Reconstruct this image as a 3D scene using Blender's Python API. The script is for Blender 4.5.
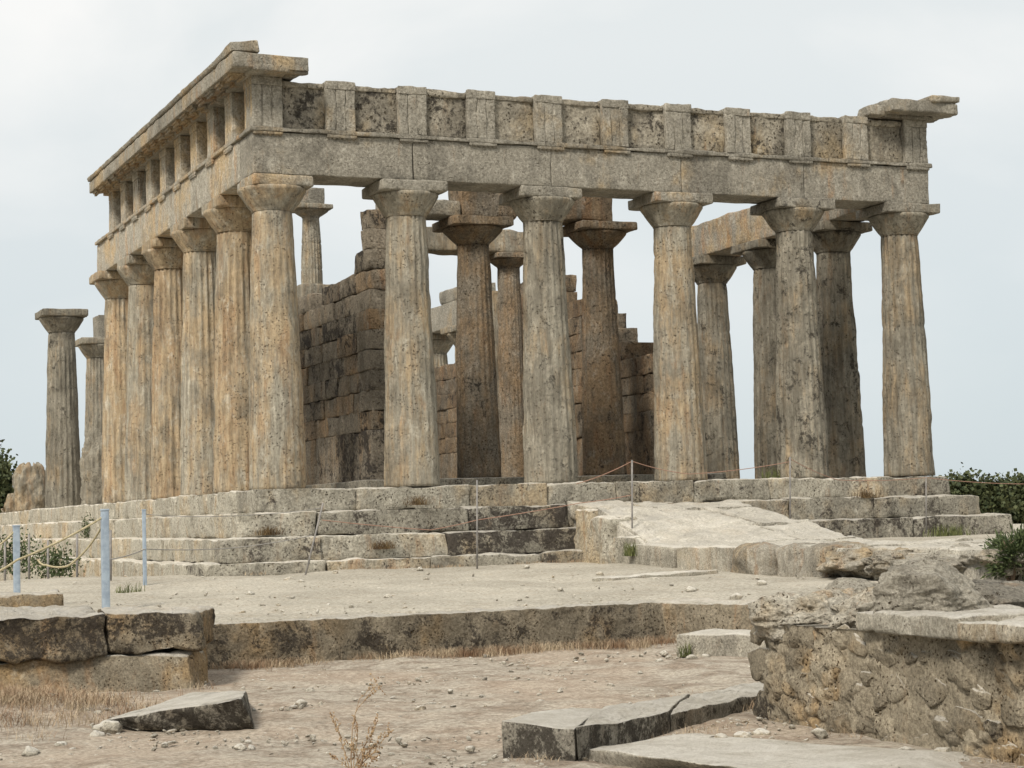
import bpy, math, random
import numpy as np
from mathutils import Matrix, Vector

random.seed(7)
scene = bpy.context.scene
for o in list(bpy.data.objects):
    bpy.data.objects.remove(o, do_unlink=True)

# ------------------------------------------------------------------ camera
CAM = np.array([-8.943, -30.847, -0.57])
YAW, PIT, ROL, FPX = 0.40620, 0.06998, -0.02871, 1899.4
_fwd = np.array([math.sin(YAW)*math.cos(PIT), math.cos(YAW)*math.cos(PIT), math.sin(PIT)])
_r0 = np.array([math.cos(YAW), -math.sin(YAW), 0.0])
_u0 = np.cross(_r0, _fwd)
_rt = _r0*math.cos(ROL) + _u0*math.sin(ROL)
_up = -_r0*math.sin(ROL) + _u0*math.cos(ROL)
cd = bpy.data.cameras.new('camera')
cam = bpy.data.objects.new('camera', cd)
scene.collection.objects.link(cam)
cam.matrix_world = Matrix(((_rt[0], _up[0], -_fwd[0], CAM[0]), (_rt[1], _up[1], -_fwd[1], CAM[1]),
                           (_rt[2], _up[2], -_fwd[2], CAM[2]), (0, 0, 0, 1)))
cd.sensor_width = 36.0
cd.lens = FPX*36.0/1024.0
cd.clip_start = 0.1
cd.clip_end = 9000
scene.camera = cam
scene.render.resolution_x, scene.render.resolution_y = 1024, 768

# ------------------------------------------------------------------ world + sun
SUN_EL, SUN_AZ = math.radians(46), math.radians(232)     # azimuth: direction the light comes from, clockwise from +Y
world = bpy.data.worlds.new('World')
scene.world = world
world.use_nodes = True
wn, wl = world.node_tree.nodes, world.node_tree.links
wn.clear()
wout = wn.new('ShaderNodeOutputWorld')
bg_sky = wn.new('ShaderNodeBackground')
sky = wn.new('ShaderNodeTexSky')
sky.sky_type = 'NISHITA'
sky.sun_disc = False
sky.sun_elevation = SUN_EL
sky.sun_rotation = SUN_AZ
wl.new(sky.outputs[0], bg_sky.inputs[0])
bg_sky.inputs[1].default_value = 0.08
bg_cl = wn.new('ShaderNodeBackground')
tc = wn.new('ShaderNodeTexCoord')
mp = wn.new('ShaderNodeMapping')
mp.inputs['Scale'].default_value = (1, 1, 2.2)
wl.new(tc.outputs['Generated'], mp.inputs[0])
nz = wn.new('ShaderNodeTexNoise')
nz.inputs['Scale'].default_value = 2.6
nz.inputs['Detail'].default_value = 6
nz.inputs['Roughness'].default_value = 0.5
nz.inputs['Distortion'].default_value = 0.4
wl.new(mp.outputs[0], nz.inputs['Vector'])
cr = wn.new('ShaderNodeValToRGB')
cr.color_ramp.elements[0].position = 0.40
cr.color_ramp.elements[0].color = (0.81, 0.845, 0.845, 1)
cr.color_ramp.elements[1].position = 0.58
cr.color_ramp.elements[1].color = (0.98, 0.975, 0.95, 1)
wl.new(nz.outputs[0], cr.inputs[0])
# lower sky a little bluer and dimmer than the upper cloud deck
sx = wn.new('ShaderNodeSeparateXYZ')
wl.new(tc.outputs['Generated'], sx.inputs[0])
mr = wn.new('ShaderNodeMapRange')
mr.inputs[1].default_value = 0.0
mr.inputs[2].default_value = 0.24
wl.new(sx.outputs[2], mr.inputs[0])
hz = wn.new('ShaderNodeMix')
hz.data_type = 'RGBA'
hz.inputs[6].default_value = (0.62, 0.70, 0.735, 1)
wl.new(mr.outputs[0], hz.inputs[0])
wl.new(cr.outputs[0], hz.inputs[7])
wl.new(hz.outputs[2], bg_cl.inputs[0])
bg_cl.inputs[1].default_value = 1.0
mxw = wn.new('ShaderNodeMixShader')
mxw.inputs[0].default_value = 0.93
wl.new(bg_sky.outputs[0], mxw.inputs[1])
wl.new(bg_cl.outputs[0], mxw.inputs[2])
wl.new(mxw.outputs[0], wout.inputs[0])

sl = bpy.data.lights.new('sun', 'SUN')
sl.energy = 3.9
sl.angle = math.radians(13)
sl.color = (1.0, 0.93, 0.82)
so = bpy.data.objects.new('sun', sl)
scene.collection.objects.link(so)
_d = Vector((math.sin(SUN_AZ)*math.cos(SUN_EL), math.cos(SUN_AZ)*math.cos(SUN_EL), math.sin(SUN_EL)))
so.rotation_euler = _d.to_track_quat('Z', 'Y').to_euler()
so.location = (-20, -20, 30)

scene.view_settings.view_transform = 'Standard'
scene.view_settings.look = 'None'
scene.view_settings.exposure = 0.04
scene.view_settings.gamma = 1.0

# ------------------------------------------------------------------ numeric helpers
def ray(u, v):
    return _fwd + _rt*(u-512)/FPX - _up*(v-384)/FPX
def atz(u, v, z):
    d = ray(u, v); return CAM + d*(z-CAM[2])/d[2]
def aty(u, v, y):
    d = ray(u, v); return CAM + d*(y-CAM[1])/d[1]
def atx(u, v, x):
    d = ray(u, v); return CAM + d*(x-CAM[0])/d[0]

def _hash(ix, iy, iz):
    h = (ix.astype(np.uint32)*np.uint32(374761393) + iy.astype(np.uint32)*np.uint32(668265263)
         + iz.astype(np.uint32)*np.uint32(2147483647-58))
    h = (h ^ (h >> np.uint32(13)))*np.uint32(1274126177)
    h = h ^ (h >> np.uint32(16))
    return (h & np.uint32(0xffffff)).astype(np.float64)/float(0xffffff)
def vnoise(p):
    i = np.floor(p).astype(np.int64); f = p-i
    f = f*f*f*(f*(f*6-15)+10)
    x, y, z = i[:, 0], i[:, 1], i[:, 2]
    def h(a, b, c): return _hash(x+a, y+b, z+c)
    fx, fy, fz = f[:, 0], f[:, 1], f[:, 2]
    a = (h(0,0,0)*(1-fx)+h(1,0,0)*fx)*(1-fy)+(h(0,1,0)*(1-fx)+h(1,1,0)*fx)*fy
    b = (h(0,0,1)*(1-fx)+h(1,0,1)*fx)*(1-fy)+(h(0,1,1)*(1-fx)+h(1,1,1)*fx)*fy
    return (a*(1-fz)+b*fz)*2-1
def fbm(p, octv=4, gain=0.5):
    p = np.asarray(p, float)+317.3; s = np.zeros(len(p)); a = 1.0; t = 0
    for _ in range(octv):
        s += a*vnoise(p); t += a; a *= gain; p = p*2.03+11.7
    return s/t*1.6
def sstep(a, b, x):
    t = np.clip((x-a)/(b-a), 0, 1); return t*t*(3-2*t)

# ------------------------------------------------------------------ object helpers
ORIG = {}
def link(o): scene.collection.objects.link(o); return o
def tag(o, label=None, cat=None, group=None, kind=None):
    if label: o['label'] = label
    if cat: o['category'] = cat
    if group: o['group'] = group
    if kind: o['kind'] = kind
    return o
def thing(name, label, cat, loc, group=None):
    o = link(bpy.data.objects.new(name, None))
    o.empty_display_size = 0.3
    o.location = loc
    ORIG[o] = np.array(loc, float)
    return tag(o, label, cat, group)

class MB:
    def __init__(s): s.V = []; s.Q = []; s.T = []; s.A = []; s.n = 0
    def add(s, V, Q=None, T=None, a=(0.5, 0.3, 0.5)):
        V = np.asarray(V, float)
        if Q is not None and len(Q): s.Q.append(np.asarray(Q, np.int64)+s.n)
        if T is not None and len(T): s.T.append(np.asarray(T, np.int64)+s.n)
        A = np.empty((len(V), 4)); A[:, 3] = 1
        A[:, :3] = np.asarray(a)
        s.V.append(V); s.A.append(A); s.n += len(V)
        return s
    def build(s, name, mat, parent=None, loc=None, smooth=True):
        V = np.vstack(s.V); A = np.vstack(s.A)
        if parent is not None: L = ORIG[parent]
        else:
            L = np.array(loc, float) if loc is not None else np.array([*(V[:, :2].min(0)+V[:, :2].max(0))/2, V[:, 2].min()])
        V = V-L
        Q = np.vstack(s.Q) if s.Q else np.zeros((0, 4), np.int64)
        T = np.vstack(s.T) if s.T else np.zeros((0, 3), np.int64)
        me = bpy.data.meshes.new(name)
        me.vertices.add(len(V)); me.vertices.foreach_set('co', V.ravel())
        me.loops.add(len(Q)*4+len(T)*3)
        me.loops.foreach_set('vertex_index', np.concatenate([Q.ravel(), T.ravel()]))
        me.polygons.add(len(Q)+len(T))
        st = np.concatenate([np.arange(len(Q))*4, len(Q)*4+np.arange(len(T))*3])
        me.polygons.foreach_set('loop_start', st)
        me.polygons.foreach_set('use_smooth', np.full(len(Q)+len(T), smooth))
        at = me.attributes.new('var', 'FLOAT_COLOR', 'POINT')
        at.data.foreach_set('color', A.ravel())
        me.update(calc_edges=True); me.validate()
        me.materials.append(mat)
        o = link(bpy.data.objects.new(name, me))
        if parent is not None:
            o.parent = parent
            o.location = (0, 0, 0)
        else: o.location = L
        ORIG[o] = L
        return o

def axis(h, r, res):
    if h <= r*1.2: r = h*0.4
    n = max(1, int(round(2*(h-r)/res)))
    return np.concatenate([[-h, -h+0.35*r], np.linspace(-h+r, h-r, n+1), [h-0.35*r, h]])

def box_surface(ax, ay, az):
    V = []; Q = []; n = 0
    def face(A, B, fn, flip):
        nonlocal n
        a, b = np.meshgrid(A, B, indexing='ij')
        V.append(fn(a.ravel(), b.ravel()))
        i = np.arange(len(A)*len(B)).reshape(len(A), len(B))+n
        q = np.stack([i[:-1, :-1], i[1:, :-1], i[1:, 1:], i[:-1, 1:]], -1).reshape(-1, 4)
        Q.append(q[:, ::-1] if flip else q); n += a.size
    c = lambda v, a: np.full(a.shape, v)
    face(ax, ay, lambda a, b: np.stack([a, b, c(az[-1], a)], 1), False)
    face(ax, ay, lambda a, b: np.stack([a, b, c(az[0], a)], 1), True)
    face(ay, az, lambda a, b: np.stack([c(ax[-1], a), a, b], 1), False)
    face(ay, az, lambda a, b: np.stack([c(ax[0], a), a, b], 1), True)
    face(az, ax, lambda a, b: np.stack([b, c(ay[-1], a), a], 1), False)
    face(az, ax, lambda a, b: np.stack([b, c(ay[0], a), a], 1), True)
    V = np.vstack(V); Q = np.vstack(Q)
    k = np.round(V*1e5).astype(np.int64)
    _, first, inv = np.unique(k, axis=0, return_index=True, return_inverse=True)
    return V[first], inv.ravel()[Q]

def rblock(mb, x0, x1, y0, y1, z0, z1, r=0.03, amp=0.012, freq=2.5, res=0.12, a=(0.5, 0.3, 0.5), chip=1.0, corners=None, seed=0.0):
    """a weathered stone block: rounded, chipped edges and an uneven face. corners: 8 points (bottom 4, top 4) to warp it"""
    h = np.array([x1-x0, y1-y0, z1-z0])/2; c = np.array([x1+x0, y1+y0, z1+z0])/2
    V, Q = box_surface(*[axis(h[i], min(r, h[i]*0.45), res) for i in range(3)])
    W = V+c+seed
    rr = np.minimum(r*(1+chip*np.clip(fbm(W*freq*1.3+5.1, 3), -0.7, 1.4)), h.min()*0.45)[:, None]
    q = np.clip(V, -h+rr, h-rr)
    d = V-q; L = np.linalg.norm(d, axis=1, keepdims=True); L[L == 0] = 1
    nrm = d/L
    P = q+nrm*rr
    P += nrm*(amp*fbm(W*freq, 5, 0.55))[:, None]
    if corners is not None:
        t = (P+h)/(2*h); C = np.asarray(corners, float)
        x, y, z = t[:, :1], t[:, 1:2], t[:, 2:]
        lo = (C[0]*(1-x)+C[1]*x)*(1-y)+(C[3]*(1-x)+C[2]*x)*y
        hi = (C[4]*(1-x)+C[5]*x)*(1-y)+(C[7]*(1-x)+C[6]*x)*y
        P = lo*(1-z)+hi*z
    else: P = P+c
    mb.add(P, Q, a=a)

def rnd_attr(warm=0.5, dark=0.3, light=0.5, s=0.12):
    return (warm+random.uniform(-s, s), dark+random.uniform(-s, s), light+random.uniform(-s, s))

def course(mb, axis_, a0, a1, b0, b1, z0, z1, Lmin=1.0, Lmax=1.9, gap=0.003, attr=None, jit=0.012, **kw):
    """a course of blocks laid along x or y, each a little out of line"""
    p = a0
    while p < a1-0.01:
        L = random.uniform(Lmin, Lmax)
        if a1-(p+L) < Lmin*0.6: L = a1-p
        j = random.uniform(-jit, jit); k = random.uniform(-jit, jit)*0.5
        mid = p+L/2
        A = attr(mid) if attr else rnd_attr()
        s = random.uniform(0, 90)
        if axis_ == 'x': rblock(mb, p+gap, p+L-gap, b0+j, b1+j, z0+0.002, z1-0.002+k, a=A, seed=s, **kw)
        else: rblock(mb, b0+j, b1+j, p+gap, p+L-gap, z0+0.002, z1-0.002+k, a=A, seed=s, **kw)
        p += L

def rock(mb, c, rad, seed, n=16, rough=0.28, rot=0.0, cuts=6, a=(0.5, 0.4, 0.5), fr=1.6, flat=None):
    ax = np.linspace(-1, 1, n+1)
    V, Q = box_surface(ax, ax, ax)
    V = np.tan(V*math.pi/4)
    D = V/np.linalg.norm(V, axis=1, keepdims=True)
    rs = np.random.RandomState(int(seed*97) % 99991)
    R = np.ones(len(D))*1.25
    for _ in range(cuts+6):                               # facets: cut by random planes
        nn = rs.normal(size=3); nn /= np.linalg.norm(nn)
        dd = rs.uniform(0.72, 1.05)
        cs = D@nn
        R = np.where(cs > 0.05, np.minimum(R, dd/np.maximum(cs, 0.05)), R)
    R *= 1+rough*0.5*fbm(D*fr+seed*3.7, 5, 0.55)
    P = D*R[:, None]*np.asarray(rad)
    if flat is not None: P[:, 2] = np.maximum(P[:, 2], flat)
    cr_, sr = math.cos(rot), math.sin(rot)
    P = np.stack([P[:, 0]*cr_-P[:, 1]*sr, P[:, 0]*sr+P[:, 1]*cr_, P[:, 2]], 1)+np.asarray(c)
    mb.add(P, Q, a=a)

def revolve(mb, cx, cy, zs, rs, nseg=100, flute=None, wear=None, a=(0.5, 0.3, 0.5), cap=True, seed=0.0, topcut=None):
    """a lathed, weathered stone form; flute(z) gives the flute depth"""
    zs = np.asarray(zs); rs = np.asarray(rs)
    th = np.arange(nseg)/nseg*2*math.pi
    Z, TH = np.meshgrid(zs, th, indexing='ij'); Rr = np.repeat(rs[:, None], nseg, 1)
    X = np.cos(TH); Y = np.sin(TH)
    W = np.stack([(cx+X*Rr).ravel(), (cy+Y*Rr).ravel(), Z.ravel()], 1)+seed
    d = np.zeros(W.shape[0])
    if flute is not None:
        ph = (TH*20/(2*math.pi)) % 1.0
        prof = 1-np.abs(2*ph-1)**1.6                      # 0 on the arris, 1 in the hollow
        er = np.clip(0.72+1.1*fbm(W*np.array([1.3, 1.3, 0.7]), 4), 0.0, 1.2)
        d -= (flute(Z)*prof).ravel()*er
        d -= 0.012*(1-er)
    if wear:
        d += wear*fbm(W*np.array([3.2, 3.2, 2.2]), 5, 0.58)
        ch = fbm(W*np.array([1.7, 1.7, 1.1])+40, 4)
        d -= wear*2.2*np.clip(ch-0.42, 0, 1)              # bitten-off flakes
    d = d.reshape(Z.shape)
    Rr = Rr+d
    if topcut is not None:
        Z = np.minimum(Z, topcut+0.55*(fbm(np.stack([X.ravel()*1.5+seed, Y.ravel()*1.5, np.zeros(X.size)], 1), 3)).reshape(Z.shape))
    P = np.stack([cx+X*Rr, cy+Y*Rr, Z], -1).reshape(-1, 3)
    i = np.arange(P.shape[0]).reshape(Z.shape); j = np.roll(i, -1, 1)
    Q = np.stack([i[:-1], j[:-1], j[1:], i[1:]], -1).reshape(-1, 4)
    n0 = len(P); P = np.vstack([P, [[cx, cy, Z[0].mean()]], [[cx, cy, Z[-1].mean()]]])
    T = np.vstack([np.stack([j[0], i[0], np.full(nseg, n0)], 1), np.stack([i[-1], j[-1], np.full(nseg, n0+1)], 1)])
    mb.add(P, Q, T, a=a)

def tube(mb, pts, r, n=6, a=(0.5, 0.5, 0.5)):
    pts = [np.asarray(p, float) for p in pts]; V = []; m = len(pts)
    for i, p in enumerate(pts):
        t = pts[min(i+1, m-1)]-pts[max(i-1, 0)]; t /= np.linalg.norm(t)
        s = np.cross(t, [0.31, 0.2, 0.93] if abs(t[2]) < 0.9 else [1, 0, 0]); s /= np.linalg.norm(s); w = np.cross(t, s)
        rr = r[i] if hasattr(r, '__len__') else r
        for k in range(n):
            q = 2*math.pi*k/n; V.append(p+rr*(math.cos(q)*s+math.sin(q)*w))
    Q = [(i*n+k, i*n+(k+1) % n, (i+1)*n+(k+1) % n, (i+1)*n+k) for i in range(m-1) for k in range(n)]
    V += [pts[0], pts[-1]]
    T = [((k+1) % n, k, m*n) for k in range(n)]+[((m-1)*n+k, (m-1)*n+(k+1) % n, m*n+1) for k in range(n)]
    mb.add(V, Q, T, a=a)

# ------------------------------------------------------------------ materials
def nodes(name):
    m = bpy.data.materials.new(name); m.use_nodes = True
    return m, m.node_tree.nodes, m.node_tree.links, m.node_tree.nodes['Principled BSDF']
class NB:
    def __init__(s, n, l): s.n, s.l = n, l; s.pos = n.new('ShaderNodeNewGeometry').outputs['Position']
    def vec(s, scale):
        m = s.n.new('ShaderNodeMapping'); m.inputs['Scale'].default_value = scale; s.l.new(s.pos, m.inputs[0]); return m.outputs[0]
    def noise(s, scale, detail=5, rough=0.6, vec=None, dist=0.0):
        t = s.n.new('ShaderNodeTexNoise'); t.inputs['Scale'].default_value = scale; t.inputs['Detail'].default_value = detail
        t.inputs['Roughness'].default_value = rough; t.inputs['Distortion'].default_value = dist
        s.l.new(vec if vec is not None else s.pos, t.inputs['Vector']); return t.outputs[0]
    def voro(s, scale, vec=None, feat='F1'):
        t = s.n.new('ShaderNodeTexVoronoi'); t.feature = feat; t.inputs['Scale'].default_value = scale
        s.l.new(vec if vec is not None else s.pos, t.inputs['Vector']); return t.outputs['Distance']
    def rng(s, v, a, b, c=0.0, d=1.0):
        m = s.n.new('ShaderNodeMapRange'); m.interpolation_type = 'SMOOTHSTEP'
        for i, x in ((1, a), (2, b), (3, c), (4, d)):
            if hasattr(x, 'default_value'): s.l.new(x, m.inputs[i])
            else: m.inputs[i].default_value = x
        s.l.new(v, m.inputs[0]); return m.outputs[0]
    def math(s, op, a, b=0.0):
        m = s.n.new('ShaderNodeMath'); m.operation = op
        for i, x in ((0, a), (1, b)):
            if hasattr(x, 'default_value'): s.l.new(x, m.inputs[i])
            else: m.inputs[i].default_value = x
        return m.outputs[0]
    def mix(s, f, a, b, mode='MIX'):
        m = s.n.new('ShaderNodeMix'); m.data_type = 'RGBA'; m.blend_type = mode
        for i, x in ((0, f), (6, a), (7, b)):
            if hasattr(x, 'default_value'): s.l.new(x, m.inputs[i])
            else: m.inputs[i].default_value = x if i == 0 else (*x, 1)
        return m.outputs[2]
    def bump(s, h, strength, dist, prev=None):
        b = s.n.new('ShaderNodeBump'); b.inputs['Strength'].default_value = strength; b.inputs['Distance'].default_value = dist
        s.l.new(h, b.inputs['Height'])
        if prev is not None: s.l.new(prev, b.inputs['Normal'])
        return b.outputs[0]
    def attr(s):
        t = s.n.new('ShaderNodeAttribute'); t.attribute_name = 'var'
        x = s.n.new('ShaderNodeSeparateColor'); s.l.new(t.outputs['Color'], x.inputs[0]); return x.outputs

def stone(name, grey, tan, rust, black, tanlo=0.42, tanhi=0.62, streak=0.35, gain=1.0, pit=1.0, fine=1.0, dust=0.0, bl=0.9, mot=1.0, vstreak=0.0):
    m, n, l, b = nodes(name); k = NB(n, l)
    warm, dark, light = k.attr()[0:3]
    big = k.noise(0.9, 4, 0.6)
    med = k.noise(3.3, 8, 0.72, dist=0.6)
    fin = k.noise(24*fine, 8, 0.82, k.vec((1.0, 1.0, 0.6)) if vstreak else None)
    stk = k.noise(4.2, 6, 0.7, k.vec((1.0, 1.0, 0.14)))
    wsum = k.math('ADD', k.math('MULTIPLY', stk, streak), k.math('MULTIPLY', big, 1-streak))
    wsum = k.math('ADD', wsum, k.math('MULTIPLY', k.math('SUBTRACT', warm, 0.5), 0.45))
    col = k.mix(k.rng(wsum, tanlo, tanhi), grey, tan)
    # rusty runs
    stk2 = k.noise(2.6, 7, 0.72, k.vec((1.6, 1.6, 0.26)), dist=0.5)
    col = k.mix(k.math('MULTIPLY', k.rng(k.math('ADD', stk2, k.math('MULTIPLY', k.math('SUBTRACT', warm, 0.5), 0.4)), 0.54, 0.70), 0.55), col, rust)
    # pale lichen and bare fresh stone, in streaks and blots
    pale = k.noise(5.2, 7, 0.75, k.vec((1.0, 1.0, 0.55)), dist=0.3)
    col = k.mix(k.math('MULTIPLY', k.rng(pale, 0.52, 0.66), 0.62), col, tuple(min(0.8, c*1.42+0.05) for c in grey))
    # broad grey-brown weathering
    wb = k.noise(1.7, 6, 0.7, k.vec((1.0, 1.0, 0.6)), dist=0.5)
    col = k.mix(k.math('MULTIPLY', k.rng(k.math('ADD', wb, k.math('MULTIPLY', k.math('SUBTRACT', dark, 0.3), 0.22)), 0.47, 0.66), 0.62), col, tuple(c*0.50 for c in grey))
    # black lichen crust: patches whose amount comes from the stone itself
    thr = k.math('SUBTRACT', 0.685, k.math('MULTIPLY', dark, 0.27))
    crust = k.math('ADD', k.math('MULTIPLY', med, 0.6), k.math('MULTIPLY', k.noise(15*fine, 6, 0.8), 0.4))
    blk = k.rng(crust, thr, k.math('ADD', thr, 0.075))
    col = k.mix(k.math('MULTIPLY', blk, bl), col, black)
    # fine mottling and pits
    col = k.mix(1.0, col, k.mix(k.rng(fin, 0.34, 0.66), tuple(1-(1-c)*mot for c in (0.56, 0.545, 0.52)), tuple(1+(c-1)*mot for c in (1.34, 1.33, 1.30))), 'MULTIPLY')
    if vstreak:                                           # vertical streaks painting the flutes' light and shade into the colour
        vs = k.noise(15, 5, 0.7, k.vec((1.0, 1.0, 0.09)), dist=0.25)
        col = k.mix(vstreak, col, k.mix(k.rng(vs, 0.36, 0.62), (0.50, 0.47, 0.43), (1.30, 1.30, 1.28)), 'MULTIPLY')
    pv = k.voro(20*fine, dist_vec(k))
    pitm = k.math('MULTIPLY', k.rng(pv, 0.12, 0.32, 1.0, 0.0), k.rng(k.noise(2.4, 6, 0.7), 0.44, 0.56))
    col = k.mix(k.math('MULTIPLY', pitm, 0.85*pit), col, tuple(c*0.20 for c in tan))
    if dust:                                              # trodden, dusty upper faces
        nz_ = n.new('ShaderNodeSeparateXYZ'); g = n.new('ShaderNodeNewGeometry'); l.new(g.outputs['Normal'], nz_.inputs[0])
        du = k.math('MULTIPLY', k.rng(nz_.outputs[2], 0.55, 0.85), k.rng(k.noise(2.6, 6, 0.7), 0.22, 0.44))
        col = k.mix(k.math('MULTIPLY', du, dust), col, k.mix(k.rng(k.math('ADD', k.math('MULTIPLY', fin, 0.5), k.math('MULTIPLY', med, 0.5)), 0.38, 0.62), (0.51, 0.47, 0.395), (0.75, 0.715, 0.645)))
    lf = k.math('MULTIPLY', k.math('ADD', k.math('MULTIPLY', light, 0.9), 0.55), gain)
    lc = n.new('ShaderNodeCombineColor')
    for i in range(3): l.new(lf, lc.inputs[i])
    col = k.mix(1.0, col, lc.outputs[0], 'MULTIPLY')
    l.new(col, b.inputs['Base Color'])
    b.inputs['Roughness'].default_value = 0.93
    b.inputs['Specular IOR Level'].default_value = 0.12
    h = k.math('SUBTRACT', k.math('ADD', k.math('MULTIPLY', med, 0.9), k.math('MULTIPLY', fin, 0.45)), k.math('MULTIPLY', pitm, 0.6*pit))
    nb = k.bump(h, 1.0, 0.07)
    nb = k.bump(k.noise(70*fine, 4, 0.75), 0.7, 0.010, nb)
    l.new(nb, b.inputs['Normal'])
    return m
def dist_vec(k):
    w = k.n.new('ShaderNodeTexNoise'); w.inputs['Scale'].default_value = 6; w.inputs['Detail'].default_value = 3; k.l.new(k.pos, w.inputs['Vector'])
    v = k.n.new('ShaderNodeVectorMath'); v.operation = 'MULTIPLY_ADD'; v.inputs[1].default_value = (0.12, 0.12, 0.16)
    k.l.new(w.outputs['Color'], v.inputs[0]); k.l.new(k.pos, v.inputs[2]); return v.outputs[0]

M = {}
M['column'] = stone('weathered_column_stone', (0.335, 0.31, 0.255), (0.42, 0.33, 0.22), (0.345, 0.215, 0.12), (0.06, 0.054, 0.046), 0.46, 0.62, 0.6, mot=0.42, vstreak=0.45, gain=0.86, pit=0.75)
M['entab'] = stone('grey_entablature_stone', (0.265, 0.248, 0.212), (0.34, 0.265, 0.17), (0.33, 0.19, 0.09), (0.055, 0.05, 0.045), 0.50, 0.66, 0.25, gain=1.12, pit=0.45)
M['metope'] = stone('mottled_panel_stone', (0.34, 0.31, 0.255), (0.38, 0.30, 0.19), (0.33, 0.19, 0.09), (0.045, 0.04, 0.035), 0.48, 0.66, 0.2, fine=0.7)
M['paving'] = stone('worn_paving_stone', (0.44, 0.415, 0.36), (0.43, 0.365, 0.27), (0.34, 0.22, 0.125), (0.085, 0.075, 0.062), 0.5, 0.7, 0.1, 1.0, 0.7, 1.2, dust=0.5)
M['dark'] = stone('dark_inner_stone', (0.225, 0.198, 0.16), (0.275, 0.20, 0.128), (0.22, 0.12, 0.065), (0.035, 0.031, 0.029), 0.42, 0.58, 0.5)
M['step'] = stone('step_limestone', (0.385, 0.362, 0.305), (0.42, 0.345, 0.24), (0.32, 0.18, 0.09), (0.065, 0.056, 0.05), 0.48, 0.64, 0.3, dust=0.7)
M['rubble'] = stone('rubble_stone', (0.31, 0.27, 0.205), (0.38, 0.27, 0.15), (0.32, 0.175, 0.08), (0.055, 0.047, 0.04), 0.44, 0.60, 0.15, 1.0, 1.2, 1.6, dust=0.75)
M['boulder'] = stone('boulder_stone', (0.36, 0.335, 0.285), (0.41, 0.32, 0.205), (0.32, 0.19, 0.10), (0.06, 0.055, 0.05), 0.5, 0.66, 0.15, 1.0, 1.3, 1.6)
M['slab'] = stone('slab_limestone', (0.46, 0.43, 0.365), (0.43, 0.36, 0.26), (0.34, 0.22, 0.125), (0.065, 0.057, 0.048), 0.5, 0.7, 0.1, 1.0, 0.8, 1.8, dust=0.95)

def ground_mat():
    m, n, l, b = nodes('dusty_ground'); k = NB(n, l)
    z = n.new('ShaderNodeSeparateXYZ'); l.new(k.pos, z.inputs[0])
    pitf = k.rng(z.outputs[2], -1.90, -1.72, 1.0, 0.0)
    big = k.noise(0.55, 5, 0.6); med = k.noise(3.2, 8, 0.72, dist=0.4); fin = k.noise(24, 7, 0.8)
    terr = k.mix(k.rng(big, 0.38, 0.62), (0.40, 0.374, 0.318), (0.495, 0.465, 0.40))
    terr = k.mix(k.math('MULTIPLY', k.rng(k.noise(1.1, 7, 0.75, dist=1.0), 0.52, 0.68), 0.5), terr, (0.37, 0.33, 0.27))
    pit = k.mix(k.rng(med, 0.36, 0.62), (0.27, 0.222, 0.175), (0.465, 0.425, 0.362))
    pit = k.mix(k.math('MULTIPLY', k.rng(big, 0.44, 0.62), 0.5), pit, (0.43, 0.345, 0.27))
    col = k.mix(pitf, terr, pit)
    far = k.rng(z.outputs[2], -4.0, -2.7, 1.0, 0.0)
    col = k.mix(k.math('MULTIPLY', k.rng(med, 0.5, 0.72), 0.4), col, (0.38, 0.31, 0.23))
    col = k.mix(k.math('MULTIPLY', far, 0.8), col, k.mix(k.rng(med, 0.4, 0.6), (0.10, 0.11, 0.05), (0.26, 0.23, 0.13)))
    col = k.mix(1.0, col, k.mix(k.rng(fin, 0.32, 0.68), (0.56, 0.54, 0.51), (1.27, 1.26, 1.24)), 'MULTIPLY')
    pv = k.voro(38)
    peb = k.math('MULTIPLY', k.rng(pv, 0.16, 0.3, 1.0, 0.0), k.rng(k.noise(2.2, 4, 0.6), 0.48, 0.62))
    col = k.mix(k.math('MULTIPLY', peb, 0.5), col, (0.28, 0.23, 0.17))
    l.new(col, b.inputs['Base Color'])
    b.inputs['Roughness'].default_value = 0.97; b.inputs['Specular IOR Level'].default_value = 0.1
    nb = k.bump(k.math('ADD', med, k.math('MULTIPLY', fin, 0.45)), 0.8, 0.05)
    nb = k.bump(k.noise(90, 4, 0.7), 0.6, 0.008, nb)
    l.new(nb, b.inputs['Normal'])
    return m
M['ground'] = ground_mat()

def simple(name, c1, c2, scale=8, rough=0.8, metal=0.0, bump=0.3, transl=None):
    m, n, l, b = nodes(name); k = NB(n, l)
    l.new(k.mix(k.rng(k.noise(scale, 5, 0.7), 0.35, 0.65), c1, c2), b.inputs['Base Color'])
    b.inputs['Roughness'].default_value = rough; b.inputs['Metallic'].default_value = metal
    b.inputs['Specular IOR Level'].default_value = 0.25
    if bump: l.new(k.bump(k.noise(scale*6, 4, 0.7), bump, 0.01), b.inputs['Normal'])
    return m
M['bluepost'] = simple('grey_blue_painted_metal', (0.24, 0.29, 0.35), (0.33, 0.39, 0.45), 9, 0.55)
M['rod'] = simple('dull_iron_rod', (0.16, 0.155, 0.15), (0.26, 0.24, 0.22), 12, 0.7)
M['rope'] = simple('old_rope', (0.30, 0.255, 0.155), (0.44, 0.385, 0.25), 30, 0.95)
M['cord'] = simple('red_cord', (0.27, 0.15, 0.11), (0.36, 0.23, 0.17), 30, 0.9)
M['wire'] = simple('thin_wire', (0.25, 0.24, 0.22), (0.33, 0.31, 0.28), 20, 0.7)
M['leafdark'] = simple('dark_pine_foliage', (0.02, 0.032, 0.012), (0.085, 0.095, 0.04), 2.2, 0.7, bump=0)
M['leafbush'] = simple('bush_foliage', (0.022, 0.038, 0.014), (0.10, 0.125, 0.05), 16, 0.65, bump=0)
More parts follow.
